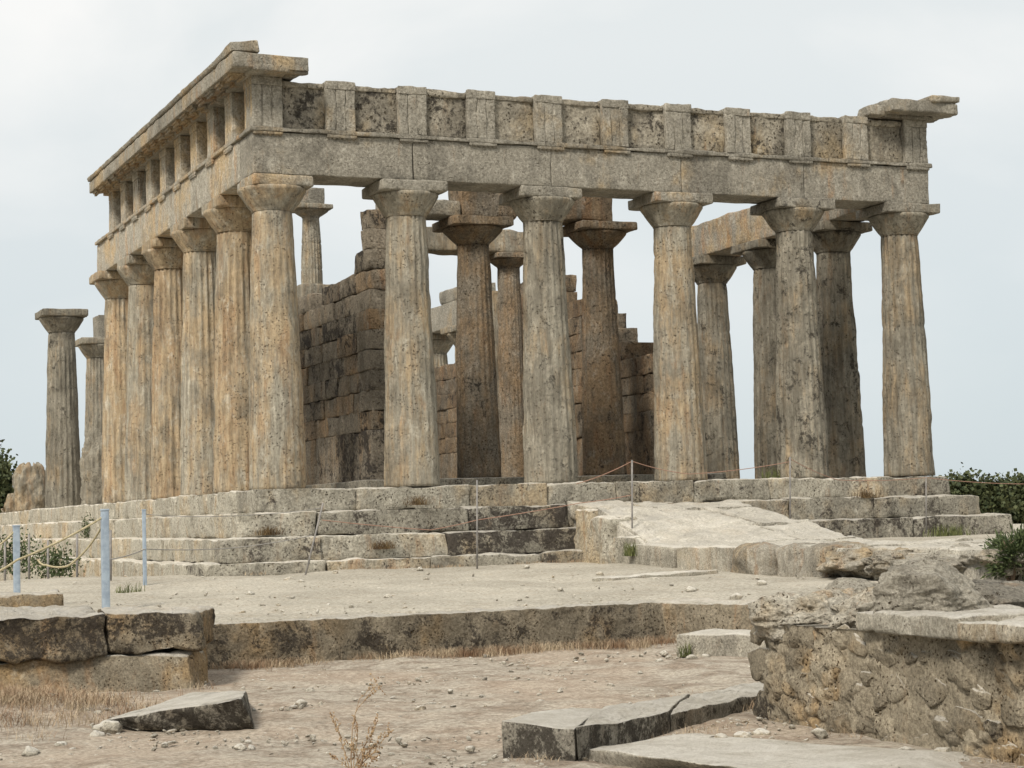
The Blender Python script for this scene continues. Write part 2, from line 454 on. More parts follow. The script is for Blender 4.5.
M['weed'] = simple('weed_green', (0.07, 0.085, 0.03), (0.15, 0.16, 0.06), 9, 0.75, bump=0)
M['bark'] = simple('bark', (0.09, 0.065, 0.045), (0.16, 0.12, 0.085), 14, 0.95)
M['dry'] = simple('dry_grass_blades', (0.20, 0.12, 0.07), (0.44, 0.36, 0.25), 2.6, 0.9, bump=0)
M['drydark'] = simple('dark_withered_grass', (0.09, 0.055, 0.03), (0.20, 0.14, 0.07), 6.0, 0.9, bump=0)
M['twig'] = simple('dry_twig', (0.22, 0.14, 0.08), (0.40, 0.29, 0.17), 20, 0.9, bump=0)

# ------------------------------------------------------------------ ground (one sheet to the horizon)
EDGE = [(-60, -12.0), (0.80, -12.08), (1.55, -13.2), (2.2, -14.4), (-0.55, -18.3), (-0.95, -19.2), (-0.95, -40)]
def inside_terrace(x, y):
    # polygon: everything behind the pit's edge
    poly = EDGE+[(90, -40), (90, 60), (-60, 60)]
    ins = np.zeros(x.shape, bool)
    for (ax_, ay_), (bx_, by_) in zip(poly, poly[1:]+poly[:1]):
        c = ((ay_ > y) != (by_ > y))
        with np.errstate(divide='ignore', invalid='ignore'):
            xi = (bx_-ax_)*(y-ay_)/(by_-ay_+1e-12)+ax_
        ins ^= c & (x < xi)
    return ins
def terr_z(x, y):
    z = -1.345-0.019*np.clip(-1.6-y, 0, 14)
    z -= np.where(x < -1, 0.032*np.clip(y, 0, 45), 0.0)
    return z
def ground_z(x, y):
    t = terr_z(x, y)
    p = -1.99-0.010*np.clip(-12.5-y, 0, 25)
    p = p+0.15*np.exp(-((x+6.7)/0.8)**2-((y+15.3)/0.8)**2)           # soil bank at the foot of the left wall
    z = np.where(inside_terrace(x, y), t, p)
    far = np.maximum(np.maximum(y-34, 0), np.maximum(np.abs(x-6)-30, 0))
    far = np.maximum(far, np.maximum(-y-60, 0))
    return z-np.minimum(far*0.13, 9)
def build_ground():
    xs = np.concatenate([-np.geomspace(3500, 14, 26), np.arange(-13, 4, 0.11), np.arange(4, 18, 0.5), np.geomspace(18, 3500, 24)])
    ys = np.concatenate([-np.geomspace(3500, 34, 22), np.arange(-33, -11, 0.11), np.arange(-11, 0, 0.3), np.arange(0, 40, 2.0), np.geomspace(42, 3500, 22)])
    X, Y = np.meshgrid(xs, ys, indexing='ij')
    Z = ground_z(X, Y)
    P = np.stack([X.ravel(), Y.ravel(), np.zeros(X.size)], 1)
    near = (np.abs(X.ravel()) < 40) & (np.abs(Y.ravel()) < 60)
    N = np.where(near, 0.035*fbm(P*0.9, 4)+0.012*fbm(P*5.0, 4), 0)
    P[:, 2] = Z.ravel()+N
    i = np.arange(X.size).reshape(X.shape)
    Q = np.stack([i[:-1, :-1], i[1:, :-1], i[1:, 1:], i[:-1, 1:]], -1).reshape(-1, 4)
    mb = MB(); mb.add(P, Q)
    tag(mb.build('ground', M['ground'], loc=(0, 0, 0)), kind='structure')
build_ground()
def gz(x, y): return float(ground_z(np.array([x]), np.array([y]))[0])

# ------------------------------------------------------------------ temple
XS = [0, 2.4, 5.02, 7.64, 10.26, 12.66]
YS = [0]+[2.37+2.56*i for i in range(10)]+[27.8]
H = 5.27; AH = 0.787; FH = 0.855; AF = 0.437

temple = thing('temple', 'large ruined stone temple whose front row of six fluted columns carries its beams and frieze', 'temple', (6.33, 13.9, -1.4))

# stepped base: each course is one part
def step_attr_front(x):
    if 2.2 < x < 5.4: return rnd_attr(0.5, 0.92, 0.36, 0.06)
    if x > 8: return rnd_attr(0.5, 0.68, 0.42)
    return rnd_attr(0.5, 0.58, 0.54, 0.16)
def step_attr_side(y): return rnd_attr(0.50, 0.20, 0.70, 0.06)
SZ = [0, -0.385, -0.78, -1.17, -1.48]; SO = [0.55, 0.95, 1.34, 1.68]
for i in range(4):
    mb = MB(); o = SO[i]; dpt = 1.2
    fa = (lambda x: rnd_attr(0.52, 0.54, 0.55, 0.15)) if i in (0, 3) else step_attr_front
    kw = dict(r=0.028, amp=0.034, freq=1.9, res=0.07, chip=3.0)
    if i == 3: kw = dict(r=0.05, amp=0.045, freq=1.8, res=0.08, chip=2.0)
    course(mb, 'x', -o, 12.66+o, -o, -o+dpt, SZ[i+1]-0.01, SZ[i], 1.3, 2.7, gap=0.001, attr=fa, jit=0.03, **kw)
    course(mb, 'y', -o+dpt, 27.8+o, -o, -o+dpt, SZ[i+1] if i < 3 else -2.3, SZ[i], 1.2, 2.3, gap=0.001, attr=step_attr_side, jit=0.025, **kw)
    course(mb, 'y', -o+dpt, 27.8+o, 12.66+o-dpt, 12.66+o, SZ[i+1] if i < 3 else -2.0, SZ[i], 1.2, 2.4, attr=step_attr_side, r=0.03, amp=0.015, res=0.3)
    course(mb, 'x', -o+dpt, 12.66+o-dpt, 27.8+o-dpt, 27.8+o, SZ[i+1] if i < 3 else -2.3, SZ[i], 1.2, 2.4, attr=step_attr_side, r=0.03, amp=0.015, res=0.3)
    mb.build('step', M['step'], temple)
mb = MB()
rblock(mb, 0.45, 12.2, 0.45, 27.3, -1.3, -0.012, r=0.02, amp=0.01, res=0.6, a=(0.5, 0.4, 0.45))
rblock(mb, 2.5, 10.16, 2.75, 25.0, -0.5, 0.2, r=0.03, amp=0.01, res=0.4, a=(0.5, 0.6, 0.25))
mb.build('floor', M['step'], temple)

def make_column(parent, x, y, z0, h, rb, rn, cap_h, ab_h, ab_w, mat, fl=0.034, wear=0.014, attr=(0.5, 0.3, 0.5), seed=0.0, rings=72, capattr=None, part=True, cutx=0.0, cuty=0.0, abmat=None):
    """fluted Doric column: shaft, echinus and abacus"""
    if part:
        col = link(bpy.data.objects.new('column', None)); col.empty_display_size = 0.2
        L = np.array([x, y, z0]); ORIG[col] = L
        if parent is not None:
            col.parent = parent; col.location = L-ORIG[parent]
        else: col.location = L
    else: col = parent
    zn = z0+h-cap_h
    t = np.linspace(0, 1, rings)
    r = rb+(rn-rb)*(t**1.12)+0.006*np.sin(math.pi*t)
    zs = z0+(zn-z0)*t
    # drum joints: fine grooves
    for jz in sorted(random.sample([0.24, 0.36, 0.49, 0.62, 0.77, 0.9], random.choice([0, 1, 2]))):
        i = int(jz*(rings-1)); r[i] -= 0.012
    mb = MB()
    revolve(mb, x, y, zs, r, 100, lambda Z: fl, wear, attr, seed=seed)
    mb.build('shaft', mat, col)
    ca = capattr or attr
    e0, e1 = zn, z0+h-ab_h
    u = np.linspace(0, 1, 15)
    rt = ab_w*0.965
    rr = [rn, rn+0.012, rn+0.004, rn+0.018]+list(rn+0.018+(rt-rn-0.018)*(np.minimum(1.0, 1.12*u**0.9)*(1-0.05*np.clip(u-0.9, 0, 1)*10)))
    zz = [e0, e0+0.012, e0+0.02, e0+0.03]+list(e0+0.032+(e1-e0-0.032)*u)
    mb = MB(); revolve(mb, x, y, zz, rr, 72, None, wear*0.7, ca, seed=seed+3)
    mb.build('echinus', mat, col)
    mb = MB()
    rblock(mb, x-ab_w+cutx, x+ab_w, y-ab_w+cuty, y+ab_w, z0+h-ab_h, z0+h, r=0.03, amp=0.012, freq=2.6, res=0.09, a=ca, chip=1.4)
    mb.build('abacus', abmat or mat, col)
    return col

def doric(parent, x, y, attr, **kw):
    return make_column(parent, x, y, 0, H, 0.490, 0.348, 0.585, 0.19, 0.605, M['column'], attr=attr, seed=x*1.7+y*0.9, **kw)
front_attr = [(0.60, 0.26, 0.72), (0.48, 0.30, 0.66), (0.46, 0.54, 0.66), (0.58, 0.24, 0.60), (0.45, 0.62, 0.56), (0.53, 0.44, 0.46)]
for x, a in zip(XS, front_attr): doric(temple, x, 0, a, fl=0.025, wear=0.018, cutx=0.155 if x == 0 else 0.0, cuty=0.145 if x in (0, 5.02) else 0.075, abmat=M['entab'])
for i in range(1, 6): doric(temple, 0, YS[i], rnd_attr(0.63, 0.28, 0.78, 0.08), cutx=0.13 if i < 5 else 0.0)
for i in range(1, 4): doric(temple, 12.66, YS[i], rnd_attr(0.52, 0.58, 0.32, 0.06))

# architrave blocks: one part each
def arch_block(x0, x1, y0, y1, attr, z0=H, z1=H+AH-0.07, parent=None, mat='entab', **kw):
    k = dict(r=0.022, amp=0.014, freq=1.9, res=0.1); k.update(kw)
    mb = MB(); rblock(mb, x0, x1, y0, y1, z0+0.003, z1-0.002, a=attr, seed=random.uniform(0, 50), **k)
    return mb.build('architrave', M[mat], parent or temple)
jx = [-AF, 2.4, 5.02, 7.64, 10.26, 12.66+AF]
for a, b in zip(jx, jx[1:]): arch_block(a+0.005, b-0.005, -AF, AF, rnd_attr(0.42, 0.30, 0.54, 0.06))
jy = [AF]+[YS[i] for i in range(1, 5)]+[YS[5]+AF]
for a, b in zip(jy, jy[1:]): arch_block(-AF, AF, a+0.004, b-0.004, rnd_attr(0.60, 0.10, 0.98, 0.05))
jn = [AF, YS[1], YS[2], YS[3]+0.55]
for a, b in zip(jn, jn[1:]): arch_block(12.66-AF, 12.66+AF, a+0.004, b-0.004, rnd_attr(0.6, 0.35, 0.5), z1=H+AH, amp=0.03, r=0.04)
# taenia: the thin band under the frieze
zt = H+AH-0.07
mb = MB()
rblock(mb, -AF-0.05, 12.66+AF+0.05, -AF-0.05, 0.3, zt, H+AH, r=0.02, amp=0.02, freq=2.4, res=0.06, a=(0.42, 0.45, 0.5), chip=2.8)
mb.build('taenia', M['entab'], temple)
mb = MB()
rblock(mb, -AF-0.05, 0.3, 0.302, YS[5]+AF, zt, H+AH, r=0.015, amp=0.01, freq=3, res=0.1, a=(0.6, 0.15, 0.75), chip=1.5)
mb.build('taenia', M['entab'], temple)

TW = 0.52; zf0 = H+AH; zf1 = zf0+FH
def triglyph(cx, cy, face, attr):
    """grooved frieze block; face 'front' looks to -y, 'side' to -x"""
    mb = MB(); n = 3; w = TW/3
    body = 0.10
    if face == 'front':
        rblock(mb, cx-TW/2, cx+TW/2, -AF+0.012, -AF+0.42, zf0+0.003, zf1, r=0.02, amp=0.012, res=0.08, a=attr, seed=cx)
        for k in range(3):
            x = cx-TW/2+w*(k+0.5)
            rblock(mb, x-w*0.46, x+w*0.46, -AF-0.004, -AF+0.06, zf0+0.006, zf1-0.14, r=0.025, amp=0.024, freq=3.5, res=0.05, chip=2.2, a=attr, seed=cx+k*3)
        rblock(mb, cx-TW/2-0.004, cx+TW/2+0.004, -AF-0.012, -AF+0.06, zf1-0.138, zf1+0.006, r=0.022, amp=0.02, freq=3, res=0.05, chip=2.5, a=attr, seed=cx)
    else:
        rblock(mb, -AF+0.022, -AF+0.42, cy-TW/2, cy+TW/2, zf0+0.003, zf1, r=0.02, amp=0.012, res=0.08, a=attr, seed=cy)
        for k in range(3):
            y = cy-TW/2+w*(k+0.5)
            rblock(mb, -AF-0.004, -AF+0.06, y-w*0.45, y+w*0.45, zf0+0.006, zf1-0.14, r=0.025, amp=0.01, res=0.06, a=attr, seed=cy+k)
        rblock(mb, -AF-0.012, -AF+0.06, cy-TW/2-0.004, cy+TW/2+0.004, zf1-0.138, zf1+0.006, r=0.018, amp=0.01, res=0.08, a=attr, seed=cy)
    return mb.build('triglyph', M['entab'], temple)
def regula(cx, cy, face, attr):
    mb = MB(); z1 = zt-0.001; z0 = zt-0.055
    if face == 'front':
        rblock(mb, cx-TW/2, cx+TW/2, -AF-0.045, -AF+0.02, z0, z1, r=0.012, amp=0.008, res=0.06, a=attr)
        for k in range(6):
            x = cx-TW/2+TW*(k+0.5)/6; rblock(mb, x-0.026, x+0.026, -AF-0.025, -AF+0.01, z0-0.02, z0+0.004, r=0.012, amp=0.006, res=0.05, a=attr)
    else:
        rblock(mb, -AF-0.045, -AF+0.02, cy-TW/2, cy+TW/2, z0, z1, r=0.012, amp=0.008, res=0.06, a=attr)
        for k in range(6):
            y = cy-TW/2+TW*(k+0.5)/6; rblock(mb, -AF-0.04, -AF+0.01, y-0.026, y+0.026, z0-0.032, z0+0.004, r=0.012, amp=0.006, res=0.05, a=attr)
    return mb.build('regula', M['entab'], temple)

tx = [-AF+TW/2]+[float(aty(u, 130+(u-328)*0.065, -AF)[0]) for u in (341.5, 413.5, 482.5, 550, 616.5, 679.5, 740, 800, 858)]+[12.66+AF-TW/2]
for x in tx:
    triglyph(x, 0, 'front', rnd_attr(0.36, 0.26, 0.62, 0.08)); regula(x, 0, 'front', rnd_attr(0.5, 0.3, 0.45))
for a, b in zip(tx, tx[1:]):
    mb = MB()
    rblock(mb, a+TW/2-0.01, b-TW/2+0.01, -AF+0.10, -AF+0.42, zf0+0.004, zf1-0.03+random.uniform(-0.02, 0.01), r=0.03, amp=0.035, freq=2.4, res=0.06, a=rnd_attr(0.42, 0.63, 0.52, 0.16), seed=a)
    rblock(mb, a+TW/2+0.01, b-TW/2-0.01, -AF+0.07, -AF+0.2, zf1-0.13, zf1-0.04, r=0.02, amp=0.03, freq=3, res=0.06, a=rnd_attr(0.38, 0.5, 0.47, 0.08), seed=b)
    mb.build('metope', M['metope'], temple)
ty = []
for i in range(5):
    a, b = YS[i], YS[i+1]
    if i == 0: a = -AF+TW/2
    if i > 0: ty.append(a)
    ty.append((a+b)/2)
ty[-1] = ty[-1]
ty = [-AF+TW/2]+ty
for y in ty[1:]:
    triglyph(0, y, 'side', rnd_attr(0.62, 0.10, 0.92, 0.05)); regula(0, y, 'side', rnd_attr(0.6, 0.15, 0.75))
# corner triglyph's second face
mb = MB()
for k in range(3):
    y = -AF+TW/3*(k+0.5); rblock(mb, -AF-0.004, -AF+0.06, y-TW*0.12, y+TW*0.12, zf0+0.006, zf1-0.14, r=0.025, amp=0.01, res=0.06, a=(0.62, 0.1, 0.7))
rblock(mb, -AF-0.011, -AF+0.05, -AF+0.002, -AF+TW, zf1-0.137, zf1+0.004, r=0.018, amp=0.01, res=0.08, a=(0.62, 0.1, 0.7))
rblock(mb, -AF+0.045, -AF+0.4, -AF+0.42, -AF+TW, zf0+0.003, zf1, r=0.02, amp=0.01, res=0.08, a=(0.62, 0.1, 0.7))
mb.build('triglyph', M['entab'], temple)
# frieze backing courses
mb = MB()
course(mb, 'x', 0.2, 12.66+AF, 0.02, AF, zf0, zf1-0.05, 1.2, 2.2, r=0.03, amp=0.03, res=0.2)
course(mb, 'y', 0.2, ty[-1]+TW/2-0.02, -AF+0.36, AF-0.04, zf0+0.004, zf1-0.01, 1.2, 2.2, attr=lambda y: rnd_attr(0.75, 0.5, 0.22), r=0.03, amp=0.02, res=0.2)
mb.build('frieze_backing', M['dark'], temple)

# cornice over the left side, turning the corner
OV = 0.42; yend = ty[-1]+TW/2+0.12
mb = MB(); p = -AF-OV
xr = float(aty(309, 60, -AF-OV)[0])
ends = [-AF-OV]+[YS[0]+0.42]+[YS[i]+0.3 for i in range(1, 4)]+[YS[4]-0.1, yend]
for a, b in zip(ends, ends[1:]):
    at_ = rnd_attr(0.55, 0.26, 0.62, 0.05)
    x0, x1 = -AF-OV, (xr if a < 0 else 0.15)
    C = [(x0, a+0.004, zf1+0.035), (x1, a+0.004, zf1+(0.04 if a < 0 else 0.13)), (x1, b-0.004, zf1+0.13), (x0, b-0.004, zf1+0.035),
         (x0, a+0.004, zf1+0.30), (x1, a+0.004, zf1+(0.27 if a < 0 else 0.31)), (x1, b-0.004, zf1+0.31), (x0, b-0.004, zf1+0.30)]
    rblock(mb, x0, x1, a+0.004, b-0.004, zf1+0.03, zf1+0.26, r=0.02, amp=0.012, res=0.1, a=at_, corners=C, seed=a)
    rz_ = 0.44 if a < 0 else 0.375
    C = [(x0-0.02, a+0.003, zf1+0.306), (x0+0.46, a+0.003, zf1+0.300), (x0+0.46, b-0.003, zf1+0.312), (x0-0.02, b-0.003, zf1+0.306),
         (x0-0.05, a+0.003, zf1+rz_), (x0+0.42, a+0.003, zf1+rz_+(0.07 if a < 0 else 0.01)), (x0+0.42, b-0.003, zf1+rz_+0.01), (x0-0.05, b-0.003, zf1+0.385)]
    rblock(mb, 0, 0.46, a, b, 0, 0.13, r=0.018, amp=0.01, res=0.09, a=at_, corners=C, seed=a+5)
    rblock(mb, -AF-0.10, 0.1, a+0.006, b-0.006, zf1+0.006, zf1+0.12, r=0.02, amp=0.01, res=0.12, a=at_)
geison = mb.build('cornice', M['entab'], temple)
for y in ty:
    for yy in (y, y+0.64):
        if yy > yend-0.2: continue
        mb = MB()
        w = 0.21
        C = [(-AF-OV+0.05, yy-w, zf1-0.01), (-AF-0.02, yy-w, zf1+0.055), (-AF-0.02, yy+w, zf1+0.055), (-AF-OV+0.05, yy+w, zf1-0.01),
             (-AF-OV+0.05, yy-w, zf1+0.05), (-AF-0.02, yy-w, zf1+0.13), (-AF-0.02, yy+w, zf1+0.13), (-AF-OV+0.05, yy+w, zf1+0.05)]
        rblock(mb, 0, OV, 0, 2*w, 0, 0.07, r=0.012, amp=0.012, res=0.08, a=(0.72, 0.2, 0.6), corners=C)
        for gx in range(2):
            for gy in range(5):
                x = -AF-OV+0.11+gx*0.2; yg = yy-w+0.05+gy*0.08; z = zf1-0.012+gx*0.03
                rblock(mb, x-0.025, x+0.025, yg-0.025, yg+0.025, z-0.035, z+0.02, r=0.01, amp=0.004, res=0.06, a=(0.7, 0.2, 0.6))
        mut = mb.build('mutule', M['entab'], geison)
# corner return on the front
mb = MB()
xr = float(aty(309, 60, -AF-OV)[0])
C = [(0.16, -AF-OV, zf1+0.035), (xr, -AF-OV, zf1+0.035), (xr, 0.25, zf1+0.13), (0.16, 0.25, zf1+0.13), (0.16, -AF-OV, zf1+0.24), (xr, -AF-OV, zf1+0.25), (xr, 0.25, zf1+0.27), (0.16, 0.25, zf1+0.27)]
rblock(mb, 0.1, xr-0.1, -AF-0.12, 0.3, zf1+0.008, zf1+0.13, r=0.03, amp=0.02, res=0.08, a=(0.5, 0.6, 0.4))
for k in range(1):
    x = 0.02+k*0.62; C = [(x, -AF-OV+0.05, zf1-0.01), (x+0.42, -AF-OV+0.05, zf1-0.01), (x+0.42, -AF-0.02, zf1+0.05), (x, -AF-0.02, zf1+0.05),
         (x, -AF-OV+0.05, zf1+0.05), (x+0.42, -AF-OV+0.05, zf1+0.05), (x+0.42, -AF-0.02, zf1+0.12), (x, -AF-0.02, zf1+0.12)]
    rblock(mb, 0, 0.4, 0, 0.5, 0, 0.07, r=0.012, amp=0.012, res=0.08, a=(0.6, 0.3, 0.5), corners=C)
mb.build('corner_cornice', M['entab'], temple)
# right-hand corner cornice
mb = MB()
x0 = float(aty(888, 110, -AF-0.3)[0]); x1 = 12.66+AF+0.43
C = [(x0, -AF-0.45, zf1+0.06), (x1, -AF-0.45, zf1+0.06), (x1, 0.0, zf1+0.06), (x0, -0.12, zf1+0.06), (x0, -AF-0.42, zf1+0.31), (x1, -AF-0.45, zf1+0.27), (x1, 0.0, zf1+0.27), (x0, -0.12, zf1+0.31)]
rblock(mb, 0, 1.5, 0, 1.3, 0, 0.27, r=0.05, amp=0.03, res=0.08, a=(0.45, 0.45, 0.55), corners=C, chip=1.5)
rblock(mb, x1-0.62, x1+0.04, -AF-0.49, -0.05, zf1+0.275, zf1+0.40, r=0.04, amp=0.03, res=0.08, a=(0.5, 0.3, 0.6), chip=1.4)
rblock(mb, x0-0.32, x0+0.03, -AF-0.2, -0.15, zf1+0.01, zf1+0.22, r=0.06, amp=0.04, res=0.08, a=(0.5, 0.3, 0.6), chip=1.4)
rblock(mb, x0+0.02, x1-0.35, -AF-0.1, 0.4, zf1+0.003, zf1+0.07, r=0.02, amp=0.02, res=0.08, a=(0.5, 0.6, 0.4))
mb.build('corner_cornice', M['entab'], temple)

# ------------------------------------------------------------------ free-standing and inner pieces on the platform
def lone(label, x, y, attr, cat='column', group=None, name='column'):
    t = thing(name, label, cat, (x, y, 0), group)
    make_column(t, x, y, 0, H, 0.490, 0.348, 0.585, 0.19, 0.605, M['column'], attr=attr, seed=x+y, part=False)
    return t
lone('grey lone column with capital standing apart at the far left, carrying nothing', 0.0, YS[8], (0.38, 0.52, 0.42))
wt = thing('column_pair', 'far rear columns with a beam block, seen between the lone column and the left row', 'columns', (3.7, 27.8, 0))
for x in (2.4, 5.02): make_column(wt, x, 27.8, 0, H, 0.49, 0.348, 0.585, 0.19, 0.605, M['column'], attr=(0.5, 0.3, 0.5), seed=x)
arch_block(2.35, 5.3, 27.8-AF, 27.8+AF, (0.4, 0.35, 0.45), parent=wt)

def stump(label, x, y, h, attr, r=0.5):
    mb = MB(); zs = np.linspace(0, h+0.3, 26)
    t = zs/(h+0.3)
    revolve(mb, x, y, zs, r*(1-0.05*t)*np.sqrt(np.clip(1-0.8*t**9, 0.02, 1)), 90, lambda Z: 0.03, 0.12, attr, seed=x*3+y, topcut=h)
    o = mb.build('column_stump', M['column'], loc=(x, y, 0))
    tag(o, label, 'column stump', 'broken column stumps on the left edge of the temple')
stump('rough grey broken column stump standing between the lone column and the left row', 0.0, YS[6], 1.45, (0.42, 0.5, 0.45), 0.48)
stump('rounded tan broken column stump standing left of the lone column', 0.0, YS[10], 1.12, (0.62, 0.35, 0.5), 0.52)
stump('lowest broken column stump, at the far left end of the temple platform', 0.0, YS[11], 0.45, (0.6, 0.3, 0.5), 0.5)

# far north columns with a beam left on them
nt = thing('colonnade_fragment', 'two far columns still carrying a beam piece, seen left of the left porch column', 'columns', (12.66, 24.2, 0))
for i in (9, 10): make_column(nt, 12.66, YS[i], 0, H, 0.49, 0.348, 0.585, 0.19, 0.605, M['column'], attr=(0.55, 0.4, 0.5), seed=i)
arch_block(12.66-AF, 12.66+AF, YS[8]+1.1, YS[10]+0.35, (0.45, 0.3, 0.55), parent=nt, z1=H+0.78)
mb = MB(); rblock(mb, 12.66-0.4, 12.66+0.4, YS[8]+1.0, YS[9]+1.1, H+0.78, H+1.2, r=0.05, amp=0.03, res=0.12, a=(0.4, 0.4, 0.5)); mb.build('frieze_block', M['entab'], nt)

# porch columns in front of the inner chamber
def porch(label, x, y, bx0, bx1, attr, bh=0.72):
    t = thing('porch_column', label, 'column', (x, y, 0.2))
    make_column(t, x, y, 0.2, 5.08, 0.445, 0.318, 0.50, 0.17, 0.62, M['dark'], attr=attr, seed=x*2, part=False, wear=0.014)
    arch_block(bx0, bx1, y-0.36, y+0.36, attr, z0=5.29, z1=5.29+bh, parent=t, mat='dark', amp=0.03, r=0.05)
    return t
porch('left dark porch column carrying a squarish block, behind the second and third front columns', 5.08, 3.5, 4.72, 5.9, (0.5, 0.55, 0.52))
porch('right dark brown porch column with a broken beam stub, behind the third and fourth front columns', 7.80, 3.5, 6.9, 8.02, (0.62, 0.52, 0.36))
mb = MB(); rblock(mb, 3.2, 4.70, 3.14, 3.86, 5.29, 5.60, r=0.04, amp=0.03, res=0.1, a=(0.4, 0.5, 0.5))
o = mb.build('beam', M['entab'], loc=(3.95, 3.5, 5.29)); tag(o, 'grey stone beam running from the inner wall end to the left porch column', 'stone beam')

# inner chamber walls
def wall_courses(label, x0, x1, profile, attr, mat):
    """profile: list of (y0, y1, top)"""
    t = thing('chamber_wall', label, 'wall', ((x0+x1)/2, profile[0][0], 0.2))
    ymin, ymax = profile[0][0], profile[-1][1]
    mb = MB(); z = 0.2; first = True; k = 0
    while z < 6:
        h = 0.95 if first else 0.385
        segs = [(a, b) for a, b, top in profile if top >= z+h-0.2]
        if not segs: break
        run = []
        for a, b in segs:
            if run and abs(run[-1][1]-a) < 0.01: run[-1][1] = b
            else: run.append([a, b])
        for a, b in run:
            course(mb, 'y', a, b, x0, x1, z, z+h, 0.7 if not first else 1.0, 1.3 if not first else 1.6, gap=0.001, attr=attr, jit=0.016, r=0.016, amp=0.032, freq=2.4, res=0.075, chip=3.0)
        z += h; first = False; k += 1
    mb.build('masonry', M[mat], t)
    return t
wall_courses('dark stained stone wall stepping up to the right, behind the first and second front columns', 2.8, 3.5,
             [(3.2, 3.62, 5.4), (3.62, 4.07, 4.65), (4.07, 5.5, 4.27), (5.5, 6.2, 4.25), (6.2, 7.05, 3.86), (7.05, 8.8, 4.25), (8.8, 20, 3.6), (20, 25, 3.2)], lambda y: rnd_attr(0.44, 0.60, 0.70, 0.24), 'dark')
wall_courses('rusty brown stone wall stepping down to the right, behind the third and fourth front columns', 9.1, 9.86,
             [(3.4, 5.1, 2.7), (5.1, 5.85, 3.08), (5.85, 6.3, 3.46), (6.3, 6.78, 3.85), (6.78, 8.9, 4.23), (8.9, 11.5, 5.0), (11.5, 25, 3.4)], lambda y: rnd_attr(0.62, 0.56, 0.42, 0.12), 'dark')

# inner two-storey colonnade
def small_col(parent, x, y, z0, h, rb, rn, attr, mat='dark', part=True):
    return make_column(parent, x, y, z0, h, rb, rn, 0.30, 0.12, 0.45, M[mat], attr=attr, seed=x+y, wear=0.008, fl=0.02, rings=48, part=part)
ic = thing('inner_colonnade', 'inner columns joined by a cross beam, seen between second and third front columns', 'columns', (6.35, 7.9, 0.2))
for x in (4.85, 7.72): small_col(ic, x, 7.9, 0.2, 5.08, 0.33, 0.25, (0.5, 0.35, 0.62))
mb = MB(); rblock(mb, 4.4, 8.2, 7.55, 8.25, 5.283, 5.80, r=0.05, amp=0.035, res=0.1, a=(0.6, 0.4, 0.62)); mb.build('cross_beam', M['column'], ic)
tt = thing('tiered_column', 'slim pale two-tier inner column rising above the wall behind the corner column', 'column', (4.82, 13.3, 0.2))
small_col(tt, 4.82, 13.3, 0.2, 4.6, 0.32, 0.26, (0.5, 0.3, 0.5), 'column')
mb = MB(); rblock(mb, 4.45, 5.2, 12.9, 13.7, 4.803, 5.2, r=0.03, amp=0.02, res=0.1); mb.build('tier_block', M['column'], tt)
small_col(tt, 4.82, 13.3, 5.203, 1.95, 0.265, 0.215, (0.5, 0.3, 0.55), 'column')
mb = MB(); rblock(mb, 4.55, 5.1, 13.0, 13.6, 7.156, 7.56, r=0.03, amp=0.02, res=0.1, a=(0.4, 0.4, 0.5)); mb.build('top_block', M['entab'], tt)
sp = thing('door_jamb', 'narrow pale stone post behind the left porch column', 'stone post', (8.9, 11.4, 0.2))
mb = MB(); course(mb, 'y', 11.2, 11.7, 8.7, 9.1, 0.2, 4.9, 0.4, 0.6, r=0.03, amp=0.02, res=0.15, attr=lambda y: (0.6, 0.3, 0.6)); mb.build('shaft', M['column'], sp)

# ------------------------------------------------------------------ ramp and its paved platform
ramp = thing('stone_ramp', 'pale worn stone ramp leading up to the temple front with kerb blocks along it', 'ramp', (6.4, -4.5, -1.3))
ys = np.array([-0.95, -1.4, -2.2, -3.0, -3.65, -4.6, -5.6, -7.0, -9.0, -11.0, -12.6])
zl = np.array([-0.30, -0.36, -0.50, -0.80, -1.04, -1.10, -1.10, -1.10, -1.08, -1.09, -1.12])
zr = np.array([-0.36, -0.44, -0.55, -0.66, -0.76, -0.95, -1.09, -1.10, -1.10, -1.12, -1.12])
yy = np.linspace(-12.6, -0.95, 260); xx = np.linspace(5.0, 8.05, 70)
X, Y = np.meshgrid(xx, yy, indexing='ij')
ZL = np.interp(yy, ys[::-1], zl[::-1]); ZR = np.interp(yy, ys[::-1], zr[::-1])
t = ((xx-xx[0])/(xx[-1]-xx[0]))[:, None]
tt_ = np.clip(t*1.7, 0, 1)
Z = ZL[None]*(1-tt_)+ZR[None]*tt_
P = np.stack([X.ravel(), Y.ravel(), Z.ravel()], 1)
P[:, 2] += 0.02*fbm(P*1.6, 5)-0.07
top = P.reshape(X.shape+(3,))
bot = top.copy(); bot[..., 2] = -1.9
G = np.concatenate([top, bot]); i = np.arange(top[..., 0].size).reshape(X.shape); n = i.size
Q = [np.stack([i[:-1, :-1], i[1:, :-1], i[1:, 1:], i[:-1, 1:]], -1).reshape(-1, 4)]
for e in (i[0, ::-1], i[-1], i[:, 0], i[::-1, -1]): Q.append(np.stack([e[:-1], e[1:], e[1:]+n, e[:-1]+n], 1)[:, ::-1])
mb = MB(); mb.add(np.concatenate([top.reshape(-1, 3), bot.reshape(-1, 3)]), np.vstack(Q), a=(0.42, 0.40, 0.66)); mb.build('ramp_core', M['paving'], ramp)
